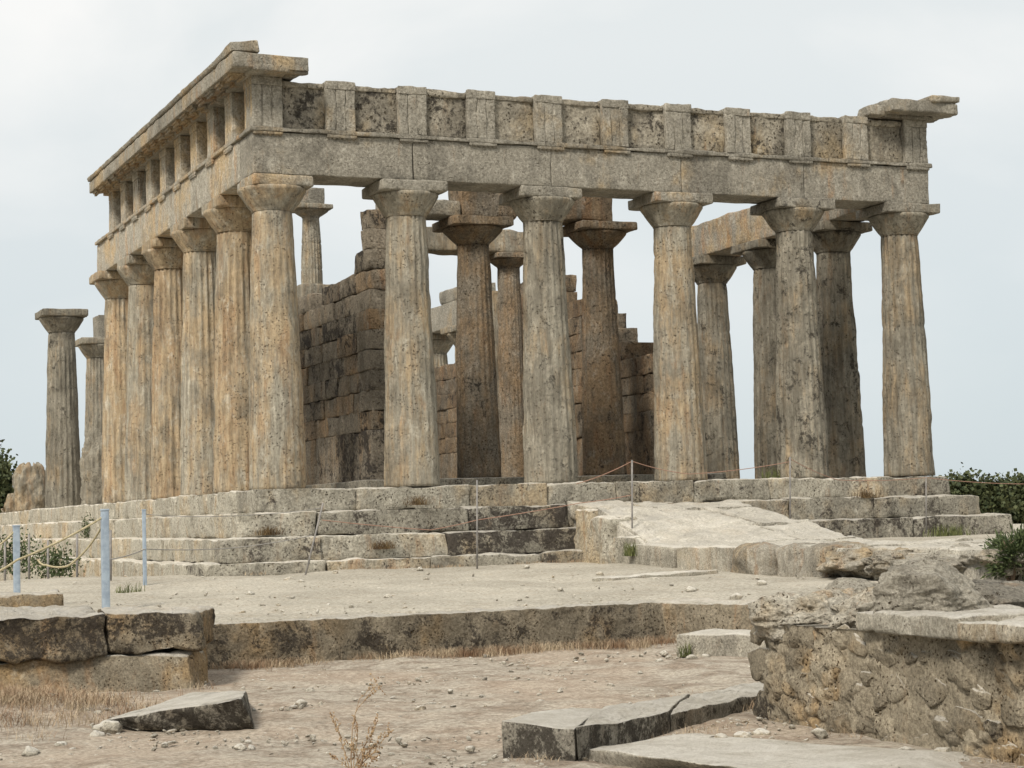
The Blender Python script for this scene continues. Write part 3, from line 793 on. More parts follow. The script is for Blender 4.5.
# worn paving slabs, each sunk or tilted a little
def surf_z(x, y):
    l_, r_ = np.interp(y, ys[::-1], zl[::-1]), np.interp(y, ys[::-1], zr[::-1]); q = min(1.0, max(0.0, (x-5.0)/3.05*1.7))
    return l_*(1-q)+r_*q
random.seed(31)
yb = -0.96; ri = 0
while yb > -12.5:
    dy = random.uniform(0.9, 2.1); xa = 5.05 if ri % 2 else 4.98
    while xa < 8.0:
        dx_ = random.uniform(0.9, 2.2)
        if 8.05-(xa+dx_) < 0.8: dx_ = 8.05-xa
        J = lambda: random.uniform(-0.12, 0.12)
        q = [(xa+0.01+J()*0.3, yb-dy+0.005+J()), (xa+dx_-0.004+J(), yb-dy+0.005+J()), (xa+dx_-0.004+J(), yb+0.02+J()), (xa+0.004+J(), yb+0.02+J())]
        tl_ = random.uniform(-0.03, 0.015)
        T_ = [(x, y, surf_z(x, y)+tl_+random.uniform(-0.02, 0.02)) for x, y in q]; B_ = [(x, y, z-0.3) for x, y, z in T_]
        mb = MB(); rblock(mb, 0, dx_, 0, dy, 0, 0.3, r=0.04, amp=0.055, freq=1.7, res=0.05, a=rnd_attr(0.42, 0.40, 0.60, 0.05), corners=B_+T_, seed=xa*3+yb, chip=2.5)
        mb.build('paving_slab', M['paving'], ramp); xa += dx_
    yb -= dy; ri += 1
# side blocks of the ramp
for (a, b, z1, A) in ((-1.95, -1.36, -0.47, (0.55, 0.3, 0.66)), (-2.62, -1.97, -0.62, (0.55, 0.3, 0.70)), (-3.3, -2.65, -0.95, (0.5, 0.4, 0.66))):
    mb = MB(); rblock(mb, 4.80, 5.4, a, b, -1.5, z1, r=0.06, amp=0.055, res=0.06, a=A, seed=a, chip=2.0); mb.build('side_block', M['step'], ramp)
# kerb row along the platform's left edge
for (a, b, h, dx) in ((-4.95, -3.3, -1.08, 0), (-6.65, -5.0, -1.10, 0.01)):
    mb = MB(); rblock(mb, 4.80+dx, 5.4+dx, a, b, -1.75, h, r=0.04, amp=0.035, freq=2.0, res=0.05, a=rnd_attr(0.5, 0.36, 0.6), seed=a, chip=2.0); mb.build('kerb_block', M['slab'], ramp)
for (a, b, h, dx, k_) in ((-7.75, -6.78, -1.09, -0.05, 1), (-8.55, -7.8, -1.10, 0.12, 2), (-9.3, -8.6, -1.08, 0.0, 3)):
    mb = MB(); rblock(mb, 4.76+dx, 5.5+dx, a, b, -1.8, h, r=0.16, amp=0.085, freq=2.0, res=0.045, a=rnd_attr(0.52, 0.42, 0.58), seed=a*2, chip=1.0); mb.build('kerb_block', M['boulder'], ramp)
# paved platform to the right of the ramp
px = np.linspace(8.0, 40, 60); py = np.linspace(-14, -1.0, 60)
X, Y = np.meshgrid(px, py, indexing='ij'); P = np.stack([X.ravel(), Y.ravel(), np.full(X.size, -1.14)], 1); P[:, 2] += 0.03*fbm(P*0.8, 4)
i = np.arange(X.size).reshape(X.shape); Q = np.stack([i[:-1, :-1], i[1:, :-1], i[1:, 1:], i[:-1, 1:]], -1).reshape(-1, 4)
bot = P.copy(); bot[:, 2] = -1.9; n = X.size
Qs = [Q]
for e in (i[0, ::-1], i[-1], i[:, 0], i[::-1, -1]): Qs.append(np.stack([e[:-1], e[1:], e[1:]+n, e[:-1]+n], 1)[:, ::-1])
mb = MB(); mb.add(np.vstack([P, bot]), np.vstack(Qs)); tag(mb.build('terrace', M['ground'], loc=(0, 0, 0)), kind='structure')

# ------------------------------------------------------------------ terrace retaining wall
rw = thing('retaining_wall', 'low dark weathered retaining wall along the back of the sunken yard', 'wall', (-2, -12.2, -2.0))
mb = MB()
A = (0.42, 0.66, 0.40)
rblock(mb, -6.2, 0.80, -12.33, -11.75, -2.3, float(terr_z(np.array([0]), np.array([-12.2]))[0])+0.004, r=0.016, amp=0.024, freq=5.0, res=0.035, a=(0.46, 0.70, 0.50), seed=0.0, chip=0.8)
mb.build('long_face', M['rubble'], rw)
mb = MB()
e0, e1 = np.array([0.72, -12.30]), np.array([2.35, -14.75]); d = (e1-e0)/np.linalg.norm(e1-e0); nn = np.array([-d[1], d[0]])
L = np.linalg.norm(e1-e0); zt_ = -1.548; e0 = e0-d*0.12
p0, p1, p2, p3 = e0, e1, e1+nn*0.6, e0+nn*0.6
C = [(*p0, -2.3), (*p1, -2.3), (*p2, -2.3), (*p3, -2.3), (*p0, zt_), (*p1, zt_-0.03), (*p2, zt_-0.03), (*p3, zt_)]
rblock(mb, 0, L, 0, 0.6, 0, 0.75, r=0.02, amp=0.035, freq=5.0, res=0.035, a=(0.52, 0.40, 0.56), corners=C)
mb.build('short_face', M['rubble'], rw)

# ------------------------------------------------------------------ left foundation wall
lw = thing('foundation_wall', 'dark pitted stone block wall at the left edge of the sunken yard', 'wall', (-6.2, -13.2, -2.0))
mb = MB(); rblock(mb, -9.2, -5.62, -14.02, -12.1, -1.685, -1.305, r=0.05, amp=0.06, freq=2.6, res=0.045, a=(0.52, 0.82, 0.50), seed=4.0, chip=1.2)
mb.build('cap_block', M['rubble'], lw)
mb = MB()
C = [(-5.635, -14.0, -1.675), (-4.80, -14.03, -1.67), (-4.42, -13.0, -1.67), (-5.4, -12.3, -1.675), (-5.635, -13.98, -1.31), (-4.84, -13.98, -1.33), (-4.40, -12.9, -1.36), (-5.4, -12.3, -1.31)]
rblock(mb, 0, 0.8, 0, 1.3, 0, 0.37, r=0.045, amp=0.05, freq=2.6, res=0.04, a=(0.58, 0.74, 0.56), seed=9.0, chip=1.4, corners=C)
mb.build('cap_block', M['rubble'], lw)
mb = MB()
C = [(-9.5, -14.05, -2.3), (-4.87, -14.22, -2.3), (-4.55, -13.3, -2.3), (-9.5, -12.3, -2.3), (-9.5, -13.75, -1.69), (-4.89, -14.02, -1.68), (-4.5, -13.1, -1.68), (-9.5, -12.3, -1.69)]
rblock(mb, 0, 4.5, 0, 1.8, 0, 0.6, r=0.05, amp=0.06, freq=2.4, res=0.05, a=(0.62, 0.45, 0.56), corners=C, seed=2.0)
mb.build('lower_course', M['rubble'], lw)
# low kerb stones behind the left wall
lb = MB(); rblock(lb, -8.2, -5.2, -9.4, -8.9, -1.6, -1.25, r=0.07, amp=0.05, freq=2.6, res=0.08, a=(0.5, 0.45, 0.55))
tag(lb.build('stone_kerb', M['rubble']), 'low rough stone kerb behind the left block wall, in front of the blue posts', 'kerb')

# tilted slab lying by the left wall
mb = MB()
f = lambda u, v, z: atz(u, v, z)
yb_ = f(257, 731, -2.02)[1]
C = [f(138, 731, -2.04), f(257, 732, -2.04), f(250, 705, -2.06), f(200, 700, -2.06), f(104, 720, -1.96), aty(241, 698, yb_), f(247, 691, -1.83), f(192, 692, -1.88)]
C = [np.array(c) for c in C]
rblock(mb, 0, 1.3, 0, 0.9, 0, 0.2, r=0.025, amp=0.022, freq=1.8, res=0.03, a=(0.52, 0.84, 0.52), corners=C, chip=2.0)
o = mb.build('stone_slab', M['slab']); tag(o, 'tilted flat stone slab with a dark edge lying below the left block wall', 'stone slab')

# slab steps in the middle foreground
def slab_block(name, quad, zs, depth, parent, A, r=0.02, amp=0.022):
    """quad: front-left, front-right, back-right, back-left of the top face"""
    T_ = [f(u, v, z) for (u, v), z in zip(quad, zs)]
    B_ = [np.array([p[0], p[1], -2.22]) for p in T_]
    mb = MB(); w = np.linalg.norm(T_[1]-T_[0]); dp = np.linalg.norm(T_[3]-T_[0])
    rblock(mb, 0, w, 0, dp, 0, 0.3, r=r, amp=amp, freq=1.5, res=0.025, a=A, corners=B_+T_, chip=0.9, seed=w*3)
    return mb.build(name, M['slab'], parent)
st_ = thing('stone_step', 'long pale stone step with a dark broken front edge crossing the middle foreground', 'stone step', tuple(f(600, 740, -2.05)))
slab_block('end_block', ((502, 722), (575, 727), (604, 707), (531, 713)), (-1.85,)*4, 0.3, st_, (0.42, 0.85, 0.5), r=0.012)
slab_block('tread_block', ((576, 727), (668, 713), (690, 694), (605, 706)), (-1.852, -1.92, -1.92, -1.852), 0.3, st_, (0.45, 0.85, 0.52), r=0.012)
slab_block('tread_block', ((669, 713), (790, 689), (800, 676), (691, 694)), (-1.922, -1.985, -1.985, -1.922), 0.3, st_, (0.5, 0.75, 0.5), amp=0.03)
# broad low slab at the bottom edge
mb = MB(); tz2 = -2.005
C = [f(575, 772, -2.15), f(1010, 800, -2.15), f(1010, 752, -2.15), f(600, 742, -2.15), f(583, 748, tz2), f(900, 790, tz2), f(930, 752, tz2-0.02), f(690, 733, tz2-0.02)]
rblock(mb, 0, 3, 0, 1.0, 0, 0.12, r=0.02, amp=0.02, freq=1.6, res=0.03, a=(0.45, 0.4, 0.6), corners=C, chip=1.2)
tag(mb.build('paving_slab', M['slab']), 'broad low paving slab at the bottom edge, just in front of the long stone step', 'paving slab')

q0, q1 = f(612, 577, -1.41), f(718, 570, -1.40); hv = np.array([-0.12, 0.45, 0]); zz_ = lambda p, d: np.array([p[0], p[1], gz(p[0], p[1])+d])
mb = MB(); C = [zz_(q0, -0.2), zz_(q1, -0.2), zz_(q1+hv, -0.2), zz_(q0+hv, -0.2), zz_(q0, 0.045), zz_(q1, 0.055), zz_(q1+hv, 0.05), zz_(q0+hv, 0.04)]
rblock(mb, 0, 2.0, 0, 0.5, 0, 0.25, r=0.03, amp=0.03, freq=1.8, res=0.05, a=(0.5, 0.4, 0.6), corners=C, chip=1.5)
tag(mb.build('stone_kerb', M['slab']), 'low flat stone strip bedded in the pale ground in front of the ramp kerb', 'kerb')
# squared block in front of the short retaining wall
mb = MB(); b0 = f(676, 656, -2.0); b1 = f(757, 658, -2.0)
d = (b1-b0); d /= np.linalg.norm(d); nn = np.array([-d[1], d[0], 0]); Lb = 1.25
c0 = b0; c1 = b0+d*Lb
C = [c0+[0, 0, -0.1], c1+[0, 0, -0.1], c1+nn*0.6+[0, 0, -0.1], c0+nn*0.6+[0, 0, -0.1], c0+[0, 0, 0.22], c1+[0, 0, 0.23], c1+nn*0.6+[0, 0, 0.24], c0+nn*0.6+[0, 0, 0.24]]
rblock(mb, 0, Lb, 0, 0.6, 0, 0.3, r=0.04, amp=0.022, freq=1.6, res=0.035, a=(0.5, 0.42, 0.6), corners=C)
tag(mb.build('stone_block', M['slab']), 'pale squared stone block lying at the retaining wall corner, left of the rubble wall', 'stone block')

# ------------------------------------------------------------------ right rubble wall
rr_ = thing('rubble_wall', 'rough mortared rubble wall with flat cap stones at the right foreground', 'wall', (-1.6, -20.5, -2.0))
yw0, yw1 = -23.6, -18.70
AY = np.arange(yw0, yw1, 0.028); AZ = np.arange(-2.25, -1.36, 0.028)
Yg, Zg = np.meshgrid(AY, AZ, indexing='ij')
Wp = np.stack([np.zeros(Yg.size), Yg.ravel(), Zg.ravel()], 1)
rs = np.random.RandomState(5); cells = np.stack([rs.uniform(yw0, yw1, 170), rs.uniform(-2.25, -1.3, 170)], 1)
Pw = np.stack([Yg.ravel(), Zg.ravel()], 1)+0.018*np.stack([fbm(Wp*6, 3), fbm(Wp*6+20, 3)], 1)
D = np.sqrt(((Pw[:, None, :]-cells[None])**2*np.array([1.0, 1.9])).sum(-1))
Ds = np.sort(D, 1); idx = D.argmin(1)
edge = sstep(0.004, 0.022, Ds[:, 1]-Ds[:, 0])
stoney = sstep(-0.42, -0.02, fbm(Wp*np.array([1, 1.5, 2.0])+3.0, 3)-0.35*(Zg.ravel()+1.75)+0.5*sstep(-19.9, -19.2, Yg.ravel()))   # where stones show through the mortar
off = Pw-cells[idx]; tl = rs.uniform(-0.12, 0.12, (170, 2))[idx]
bulge = stoney*edge*(rs.uniform(0.010, 0.045, 170)[idx]+(off*tl).sum(1))
Xf = -1.87-bulge+0.028*fbm(Wp*1.8, 4)+0.016*fbm(Wp*9, 5, 0.65)
edge = edge*stoney
Xf = np.where(Yg.ravel() > yw1-0.25, Xf+((Yg.ravel()-(yw1-0.25))/0.25)**2*0.16, Xf)
V = np.stack([Xf, Yg.ravel(), Zg.ravel()], 1)
Vb = V.copy(); Vb[:, 0] = -1.1
i = np.arange(V.shape[0]).reshape(Yg.shape); n = V.shape[0]
Q = [np.stack([i[:-1, :-1], i[:-1, 1:], i[1:, 1:], i[1:, :-1]], -1).reshape(-1, 4)]
for e in (i[0], i[-1, ::-1], i[::-1, 0], i[:, -1]): Q.append(np.stack([e[:-1], e[1:], e[1:]+n, e[:-1]+n], 1))
av = np.stack([rs.uniform(0.20, 0.48, 170)[idx]*edge+0.36*(1-edge), rs.uniform(0.0, 0.6, 170)[idx]*edge+0.3*(1-edge), (rs.uniform(0.65, 1.2, 170)[idx])*edge+0.78*(1-edge)-0.45*stoney*(1-edge/np.maximum(stoney, 1e-3))*(stoney > 0.2)], 1)
mb = MB(); mb.add(np.vstack([V, Vb]), np.vstack(Q), a=np.vstack([av, av])); placed = []
for _ in range(900):
    y_, z_ = rs.uniform(-22.6, yw1-0.03), rs.uniform(-2.12, -1.44); q_ = rs.uniform(0.05, 0.13)*(1.25 if y_ > -19.5 else 1.0)
    if rs.rand() > (0.95 if y_ > -19.5 else 0.18+0.75*sstep(-1.75, -2.0, np.array(z_))+0.3*(y_ < -21)): continue
    if any((abs(y_-a_)/1.25)**2+(z_-b_)**2 < (q_+c_)**2*0.72 for a_, b_, c_ in placed): continue
    placed.append((y_, z_, q_))
    rock(mb, (-1.875+0.02, y_, z_), (rs.uniform(0.028, 0.045), q_*1.2, q_*0.85), rs.uniform(1, 60), 14, 0.22, 0.0, cuts=9, a=(rs.uniform(0.22, 0.50), rs.uniform(0.1, 0.8), rs.uniform(0.40, 0.80)), fr=2.2)
mb.build('rubble_face', M['rubble'], rr_)
# cap stones
for (a, b, z1, dx) in ((-20.46, -20.2, -1.26, 0.02), (-21.36, -20.48, -1.25, -0.02), (-22.3, -21.38, -1.27, -0.05), (-23.4, -22.32, -1.26, 0)):
    mb = MB(); rblock(mb, -1.98+dx, -0.95, a, b, -1.375, z1, r=0.035, amp=0.02, freq=3.5, res=0.035, a=rnd_attr(0.5, 0.3, 0.62), seed=a, chip=1.2); mb.build('cap_stone', M['slab'], rr_)
mb = MB(); rock(mb, (-1.52, -19.78, -1.33), (0.32, 0.33, 0.17), 5.3, 34, 0.5, 0.4, a=(0.55, 0.24, 0.84), fr=2.2)
mb.build('broken_stone', M['boulder'], rr_)
mb = MB(); rock(mb, (-1.55, -19.05, -1.33), (0.36, 0.36, 0.18), 8.1, 34, 0.5, 0.1, a=(0.55, 0.18, 0.90), fr=2.2)
mb.build('broken_stone', M['boulder'], rr_)
# boulders behind and beside it
def boulder(label, c, rad, seed, rot=0.0, a=(0.45, 0.45, 0.55), n=34, cat='boulder', rough=0.26):
    mb = MB(); rock(mb, c, rad, seed, n, rough, rot, a=a, fr=2.0)
    tag(mb.build('boulder', M['boulder']), label, cat)
bc = atz(940, 612, -1.25)
boulder('big grey lichen-spotted boulder lying on the flat cap stones of the rubble wall', (bc[0]+0.12, bc[1]+0.25, -1.15), (0.38, 0.30, 0.19), 5.9, -0.45, (0.30, 0.36, 0.66), 44)
bc = atz(872, 600, -1.30)
boulder('smaller pointed grey rock left of the big boulder, behind the rubble wall', (bc[0]+0.1, bc[1]+0.3, -1.27), (0.30, 0.26, 0.13), 6.4, 0.3, (0.38, 0.35, 0.6), 30)
bc = atz(1016, 608, -1.26)
boulder('dark rock at the right edge, beside the big boulder', (bc[0]+0.25, bc[1]+0.45, -1.25), (0.5, 0.35, 0.16), 4.9, 0.2, (0.5, 0.6, 0.45), 30)
boulder('tan rounded stone resting on the ground against the left end of the rubble wall', tuple(atz(797, 702, -2.0)+np.array([-0.02, 0.05, 0.06])), (0.26, 0.22, 0.15), 7.7, 0.3, (0.62, 0.25, 0.6), 24, 'stone')
# broken bedrock at the end of the platform
mb = MB()
for c, rd, s, A in (((5.0, -9.7, -1.30), (0.42, 0.42, 0.19), 1.1, (0.5, 0.3, 0.6)), ((5.0, -10.5, -1.30), (0.45, 0.45, 0.17), 2.7, (0.5, 0.45, 0.6)),
                    ((5.2, -11.4, -1.29), (0.55, 0.5, 0.17), 3.9, (0.5, 0.3, 0.62)), ((5.6, -12.4, -1.30), (0.6, 0.6, 0.18), 5.2, (0.45, 0.3, 0.62))):
    rock(mb, c, rd, s, 30, 0.5, s, a=A, fr=2.0)
mb.build('broken_edge', M['boulder'], ramp)

# ------------------------------------------------------------------ loose stones and gravel
rs = np.random.RandomState(11)
protos = []
for k in range(6):
    mb = MB(); rock(mb, (0, 0, 0), (1, 0.8, 0.6), 20+k*1.7, 6, 0.35, 0, a=(0.5, 0.15, 0.68)); protos.append(mb)
spots = []
for (u, v, s) in ((683, 656, .05), (692, 660, .06), (706, 658, .05), (664, 655, .05), (660, 662, .04), (108, 727, .09), (96, 732, .05), (300, 703, .05), (420, 706, .04), (742, 729, .05), (722, 733, .06), (700, 736, .04), (760, 726, .05), (820, 726, .05), (870, 722, .05), (840, 712, .06), (905, 744, .06), (940, 742, .05), (310, 690, .035), (450, 690, .03), (350, 740, .04), (240, 742, .04), (470, 742, .035), (60, 742, .05), (30, 748, .06), (560, 690, .03), (610, 684, .035), (640, 672, .03), (540, 700, .04), (750, 652, .06)):
    p = atz(u, v, -2.0); spots.append((p[0], p[1], s))
for (u, v, s) in ((290, 583, .07), (302, 584, .05), (335, 577, .05), (420, 574, .06), (527, 571, .05), (655, 577, .05), (690, 583, .06), (735, 588, .07), (762, 578, .06), (388, 592, .05), (560, 585, .04), (600, 574, .05), (250, 592, .05)):
    p = atz(u, v, -1.42); spots.append((p[0], p[1], s))
for k, (x, y, s) in enumerate(spots):
    src = protos[k % 6]
    if k < 6: me_o = src.build('loose_stone', M['slab'], loc=(0, 0, 0)); src.ob = me_o; o = me_o
    else: o = src.ob.copy(); link(o)
    o.location = (x, y, gz(x, y)+s*0.3); o.scale = (s, s, s); o.rotation_euler = (0, 0, rs.uniform(0, 6.28))
    tag(o, 'small pale loose stone lying on the dusty ground before the temple', 'stone', 'loose stones scattered on the ground')
# gravel: uncountable
mb = MB()
ax4 = np.linspace(-1, 1, 3); Vg, Qg = box_surface(ax4, ax4, ax4); Vg = Vg/np.linalg.norm(Vg, axis=1, keepdims=True)
def gravel(n, region, smin, smax, zoff=0):
    k = 0
    while k < n:
        u, v = rs.uniform(*region[0]), rs.uniform(*region[1])
        p = atz(u, v, region[2])
        if rs.rand() > 0.5+0.9*fbm(np.array([[p[0]*1.1, p[1]*1.1, 0]]), 3)[0]: k += 0.3; continue
        s = smin*(smax/smin)**(rs.rand()**2.2)
        A = rs.normal(size=(3, 3))*0.25+np.eye(3)
        z = gz(p[0], p[1])
        if abs(z-region[2]) > 0.25: k += 1; continue
        mb.add((Vg*np.array([1, 0.8, 0.6])*s)@A+np.array([p[0], p[1], z+s*0.2]), Qg, a=(rs.uniform(.3, .7), rs.uniform(0, .5), rs.uniform(.4, .8))); k += 1
gravel(5200, ((-20, 1040), (655, 775), -2.02), 0.005, 0.028)
gravel(1100, ((0, 1000), (570, 612), -1.45), 0.008, 0.035)
tag(mb.build('gravel', M['slab'], smooth=False), 'small gravel and crumbs of stone scattered over the dusty ground', 'gravel', kind='stuff')

# ------------------------------------------------------------------ dry grass and weeds
def blades(mb, c, n, spread, h, w, lean=0.6, rs=rs):
    V = []; T = []
    for _ in range(n):
        b = np.array([c[0]+rs.normal()*spread[0], c[1]+rs.normal()*spread[1], c[2]])
        th = rs.uniform(0, 6.28); hh = h*rs.uniform(0.5, 1.2); ln = rs.uniform(0, lean)*hh
        d = np.array([math.cos(th), math.sin(th), 0]); s = np.array([-d[1], d[0], 0])*w
        m = b+d*ln*0.35+np.array([0, 0, hh*0.6]); t = b+d*ln+np.array([0, 0, hh])
        k = len(V); V += [b-s, b+s, m+s*0.7, m-s*0.7, t]; T += [(k, k+1, k+2), (k, k+2, k+3), (k+3, k+2, k+4)]
    if V: mb.add(V, None, T)
mb = MB()
for u in np.arange(215, 760, 2.0):                       # along the foot of the retaining wall
    dens = 0.45+1.3*fbm(np.array([[u*0.02, 3.3, 0]]), 3)[0]+(0.9 if 430 < u < 665 else 0)+(0.5 if u < 320 else 0)
    if dens <= 0: continue
    if u < 668: p = aty(u, 650, -12.42)
    else: continue
    blades(mb, (p[0], -12.42-abs(rs.normal())*0.12, gz(p[0], -12.6)), int(16*dens), (0.06, 0.07), 0.105, 0.0026, 2.0)
for (u, v, n, sx_, h) in ((60, 715, 420, 0.28, 0.15), (20, 725, 420, 0.3, 0.14), (95, 708, 220, 0.2, 0.13), (200, 690, 60, 0.08, .12), (30, 700, 250, 0.2, 0.14), (640, 742, 60, .2, .07), (700, 725, 110, .2, .08), (748, 703, 120, .15, .10), (620, 690, 70, .2, .06), (700, 690, 80, .25, .05),
                          (940, 728, 240, 0.05, 0.17), (800, 710, 80, .1, .07), (860, 724, 60, .15, .06), (1000, 750, 80, .2, .08), (640, 650, 120, .1, .16), (540, 750, 90, .12, .07)):
    p = atz(u, v, -2.0); blades(mb, (p[0], p[1], gz(p[0], p[1])-0.01), n, (sx_, sx_*0.6), h*0.85, 0.0022, 2.2)
for _ in range(70):                                      # thick withered bank below the left wall
    x_, y_ = -6.6+rs.normal()*0.5, -15.5+rs.normal()*0.5
    blades(mb, (x_, y_, gz(x_, y_)-0.01), 60, (0.09, 0.09), 0.10, 0.0022, 2.4)
for x in np.arange(-1.4, 4.8, 0.12):                     # along the foot of the temple steps
    if fbm(np.array([[x*0.9, 1.0, 0]]), 3)[0] > 0.0: blades(mb, (x, -1.72, terr_z(np.array([x]), np.array([-1.7]))[0]-0.01), 14, (0.06, 0.05), 0.06, 0.004, 1.2)
tag(mb.build('dry_grass', M['dry'], smooth=False), 'reddish brown dry grass along the foot of the walls', 'dry grass', kind='stuff')

def plant(label, p, n, spread, h, w, mat='weed', name='weed', cat='weed'):
    mb = MB(); blades(mb, p, n, spread, h, w, 0.9); o = mb.build(name, M[mat], smooth=False); tag(o, label, cat)
plant('green weed growing at the ramp foot beside a thin post', atx(632, 556, 4.75), 160, (0.06, 0.06), 0.22, 0.006)
plant('small green weed growing on the platform edge behind the fourth front column', (9.75, 0.2, 0.0), 90, (0.14, 0.1), 0.24, 0.007)
plant('low green weed at the temple base on the far right', aty(950, 541, -1.75), 240, (0.22, 0.08), 0.30, 0.008)
plant('little yellow-green weed left of the temple corner, between the grey posts', atz(128, 598, -1.5), 90, (0.1, 0.1), 0.2, 0.006)
plant('green weed growing from the bottom of the squared stone block', np.array([*b0[:2], -2.0])+d*0.15-nn*0.05, 60, (0.05, 0.03), 0.14, 0.005)
def shrub(label, p, rad, n, size):
    mb = MB(); V = []; Q = []
    for _ in range(n):
        q = np.array(p)+rs.normal(size=3)*np.array(rad)*0.5+np.array([0, 0, rad[2]*0.7]); q[2] = max(q[2], p[2])
        a_ = rs.normal(size=3)+np.array([0, 0, 0.6]); a_ /= np.linalg.norm(a_); b_ = np.cross(a_, rs.normal(size=3)); b_ /= np.linalg.norm(b_)
        k = len(V); V += [q, q+a_*size*0.5+b_*size*0.25, q+a_*size, q+a_*size*0.5-b_*size*0.25]; Q.append((k, k+1, k+2, k+3))
    mb.add(V, Q); tag(mb.build('shrub', M['leafbush'], smooth=False), label, 'shrub')
shrub('dark green shrub at the temple base between the two grey-blue posts', aty(55, 576, 4.0), (0.42, 0.3, 0.3), 900, 0.07)
shrub('dark green shrub at the temple base behind the shorter grey-blue post', aty(14, 572, 6.0), (0.5, 0.3, 0.42), 900, 0.08)
shrub('green shrub growing on the left temple step just left of the tall grey post', atx(89, 537, -0.95), (0.15, 0.25, 0.25), 420, 0.06)

for lab_, (u, v), y_ in (('brown dry tuft on the top step below the second front column', (418, 505), -0.96), ('brown dry tuft on the third step under the second front column', (384, 549), -1.40),
                         ('brown dry tuft on a step right of the fifth front column', (866, 498), -0.96), ('brown dry tuft on the top left step below the corner column', (268, 535), -1.0)):
    p = aty(u, v, y_); mb = MB(); blades(mb, p, 170, (0.10, 0.03), 0.16, 0.004, 1.5); tag(mb.build('dry_tuft', M['drydark'], smooth=False), lab_, 'dry tuft')
# dry bush in the foreground
db = thing('dry_shrub', 'leafless dry twiggy shrub at the bottom foreground', 'shrub', tuple(atz(352, 775, -2.02)))
bp = np.array(ORIG[db]); mb = MB()
def twig(p, dirv, L, r, depth):
    pts = [p]; q = np.array(p); dv = np.array(dirv)
    for k in range(5):
        dv = dv+rs.normal(size=3)*0.13; dv /= np.linalg.norm(dv); q = q+dv*L/5; pts.append(q)
        if depth > 0 and k >= 0 and rs.rand() < 0.8: twig(q, dv+rs.normal(size=3)*0.55+np.array([0, 0, 0.15]), L*0.45, r*0.6, depth-1)
        if depth <= 1 and rs.rand() < 0.8:
            s = 0.0042; rock(mb, q+rs.normal(size=3)*0.004, (s, s, s*1.4), rs.rand()*9, 2, 0.2)
    tube(mb, pts, [r*(1-0.13*k) for k in range(6)], 4)
twig(bp, (-0.16, 0.1, 1), 0.44, 0.0042, 2)
for dv in ((0.25, 0, 1), (-0.1, -0.2, 1), (0.55, -0.3, 0.8), (-0.4, 0.25, 0.75), (0.3, -0.5, 0.7)): twig(bp+rs.normal(size=3)*0.01, dv, 0.25, 0.0035, 2)
mb.build('twigs', M['twig'], db, smooth=True)

# ------------------------------------------------------------------ fence posts, ropes and cords
def post(label, u, v0, v1, y, w, mat, square=False, lean=0.0, name='fence_post', cat='fence post', group=None):
    b = aty(u, v1, y); t_ = aty(u+lean, v0, y); b = np.array(b)-np.array([0, 0, 0.1])
    mb = MB()
    if square:
        rblock(mb, b[0]-w/2, b[0]+w/2, b[1]-w/2, b[1]+w/2, b[2], t_[2], r=0.008, amp=0.001, res=0.1)
        rblock(mb, b[0]-w*0.55, b[0]+w*0.55, b[1]-w*0.55, b[1]+w*0.55, t_[2]-0.01, t_[2]+0.012, r=0.005, amp=0.001, res=0.1)
    else: tube(mb, [b, (b+np.array(t_))/2, t_], w/2, 8)
    tag(mb.build(name, M[mat], loc=tuple(b)), label, cat, group)
    return np.array(t_)
pT = post('tall grey-blue square metal post standing behind the left block wall', 106, 510, 612, -9.0, 0.085, 'bluepost', True)
pL = post('shorter grey-blue metal post near the left edge, left of the tall grey post', 17, 526, 598, -7.5, 0.075, 'bluepost', True)
p145 = post('slim grey-blue post right of the tall grey post, before the temple corner', 145, 510, 586, -4.0, 0.05, 'bluepost', True)
p477 = post('thin iron rod standing in front of the steps below the second and third front columns', 477, 480, 566, -2.6, 0.03, 'rod')
p632 = post('thin iron rod standing at the left side of the ramp', 632, 460, 550, -3.0, 0.03, 'rod')
p790 = post('thin iron rod standing beside the ramp in front of the fifth front column', 790, 457, 524, -2.6, 0.03, 'rod')
p925 = post('thin iron rod standing before the steps at the right temple corner', 926, 476, 528, -1.75, 0.025, 'rod')
p315 = post('leaning thin iron rod in front of the steps right of the temple corner', 303, 503, 578, -2.6, 0.03, 'rod', lean=20)
back = [post(lab, u, v0, v1, y, 0.04, 'rod') for lab, u, v0, v1, y in (
    ('thin dark rod close behind the tall grey post', 110.5, 530, 580, -2.0),
    ('thin dark rod between the two grey-blue posts, nearest the tall one', 77, 534, 580, 0.0),
    ('thin dark rod midway between the two grey-blue posts', 48, 540, 582, 0.5),
    ('thin dark rod just right of the shorter grey-blue post', 29, 534, 578, 2.0),
    ('thin dark rod at the far left edge, left of the shorter grey-blue post', 5, 540, 582, 2.0))]
def rope(label, pts, r, mat, sag=0.0, name='rope', cat='rope'):
    out = []
    for a, b in zip(pts, pts[1:]):
        a, b = np.array(a), np.array(b)
        for t_ in np.linspace(0, 1, 13)[:-1]: out.append(a*(1-t_)+b*t_-np.array([0, 0, sag*4*t_*(1-t_)]))
    out.append(np.array(pts[-1])); mb = MB(); tube(mb, out, r, 6)
    tag(mb.build(name, M[mat]), label, cat)
pt2 = pT-np.array([0, 0, 0.06])
rope('thick tan rope running from the tall grey post down to the left edge', [pt2, aty(17, 560, -9.2), aty(-25, 580, -9.2)], 0.014, 'rope', 0.03)
rope('tan rope hanging in a loop down from the tall grey post to the left', [pt2-np.array([0, 0, 0.03]), aty(90, 545, -8.6), aty(68, 566, -8.4), aty(46, 565, -8.2), aty(38, 560, -8.0)], 0.012, 'rope', 0.02)
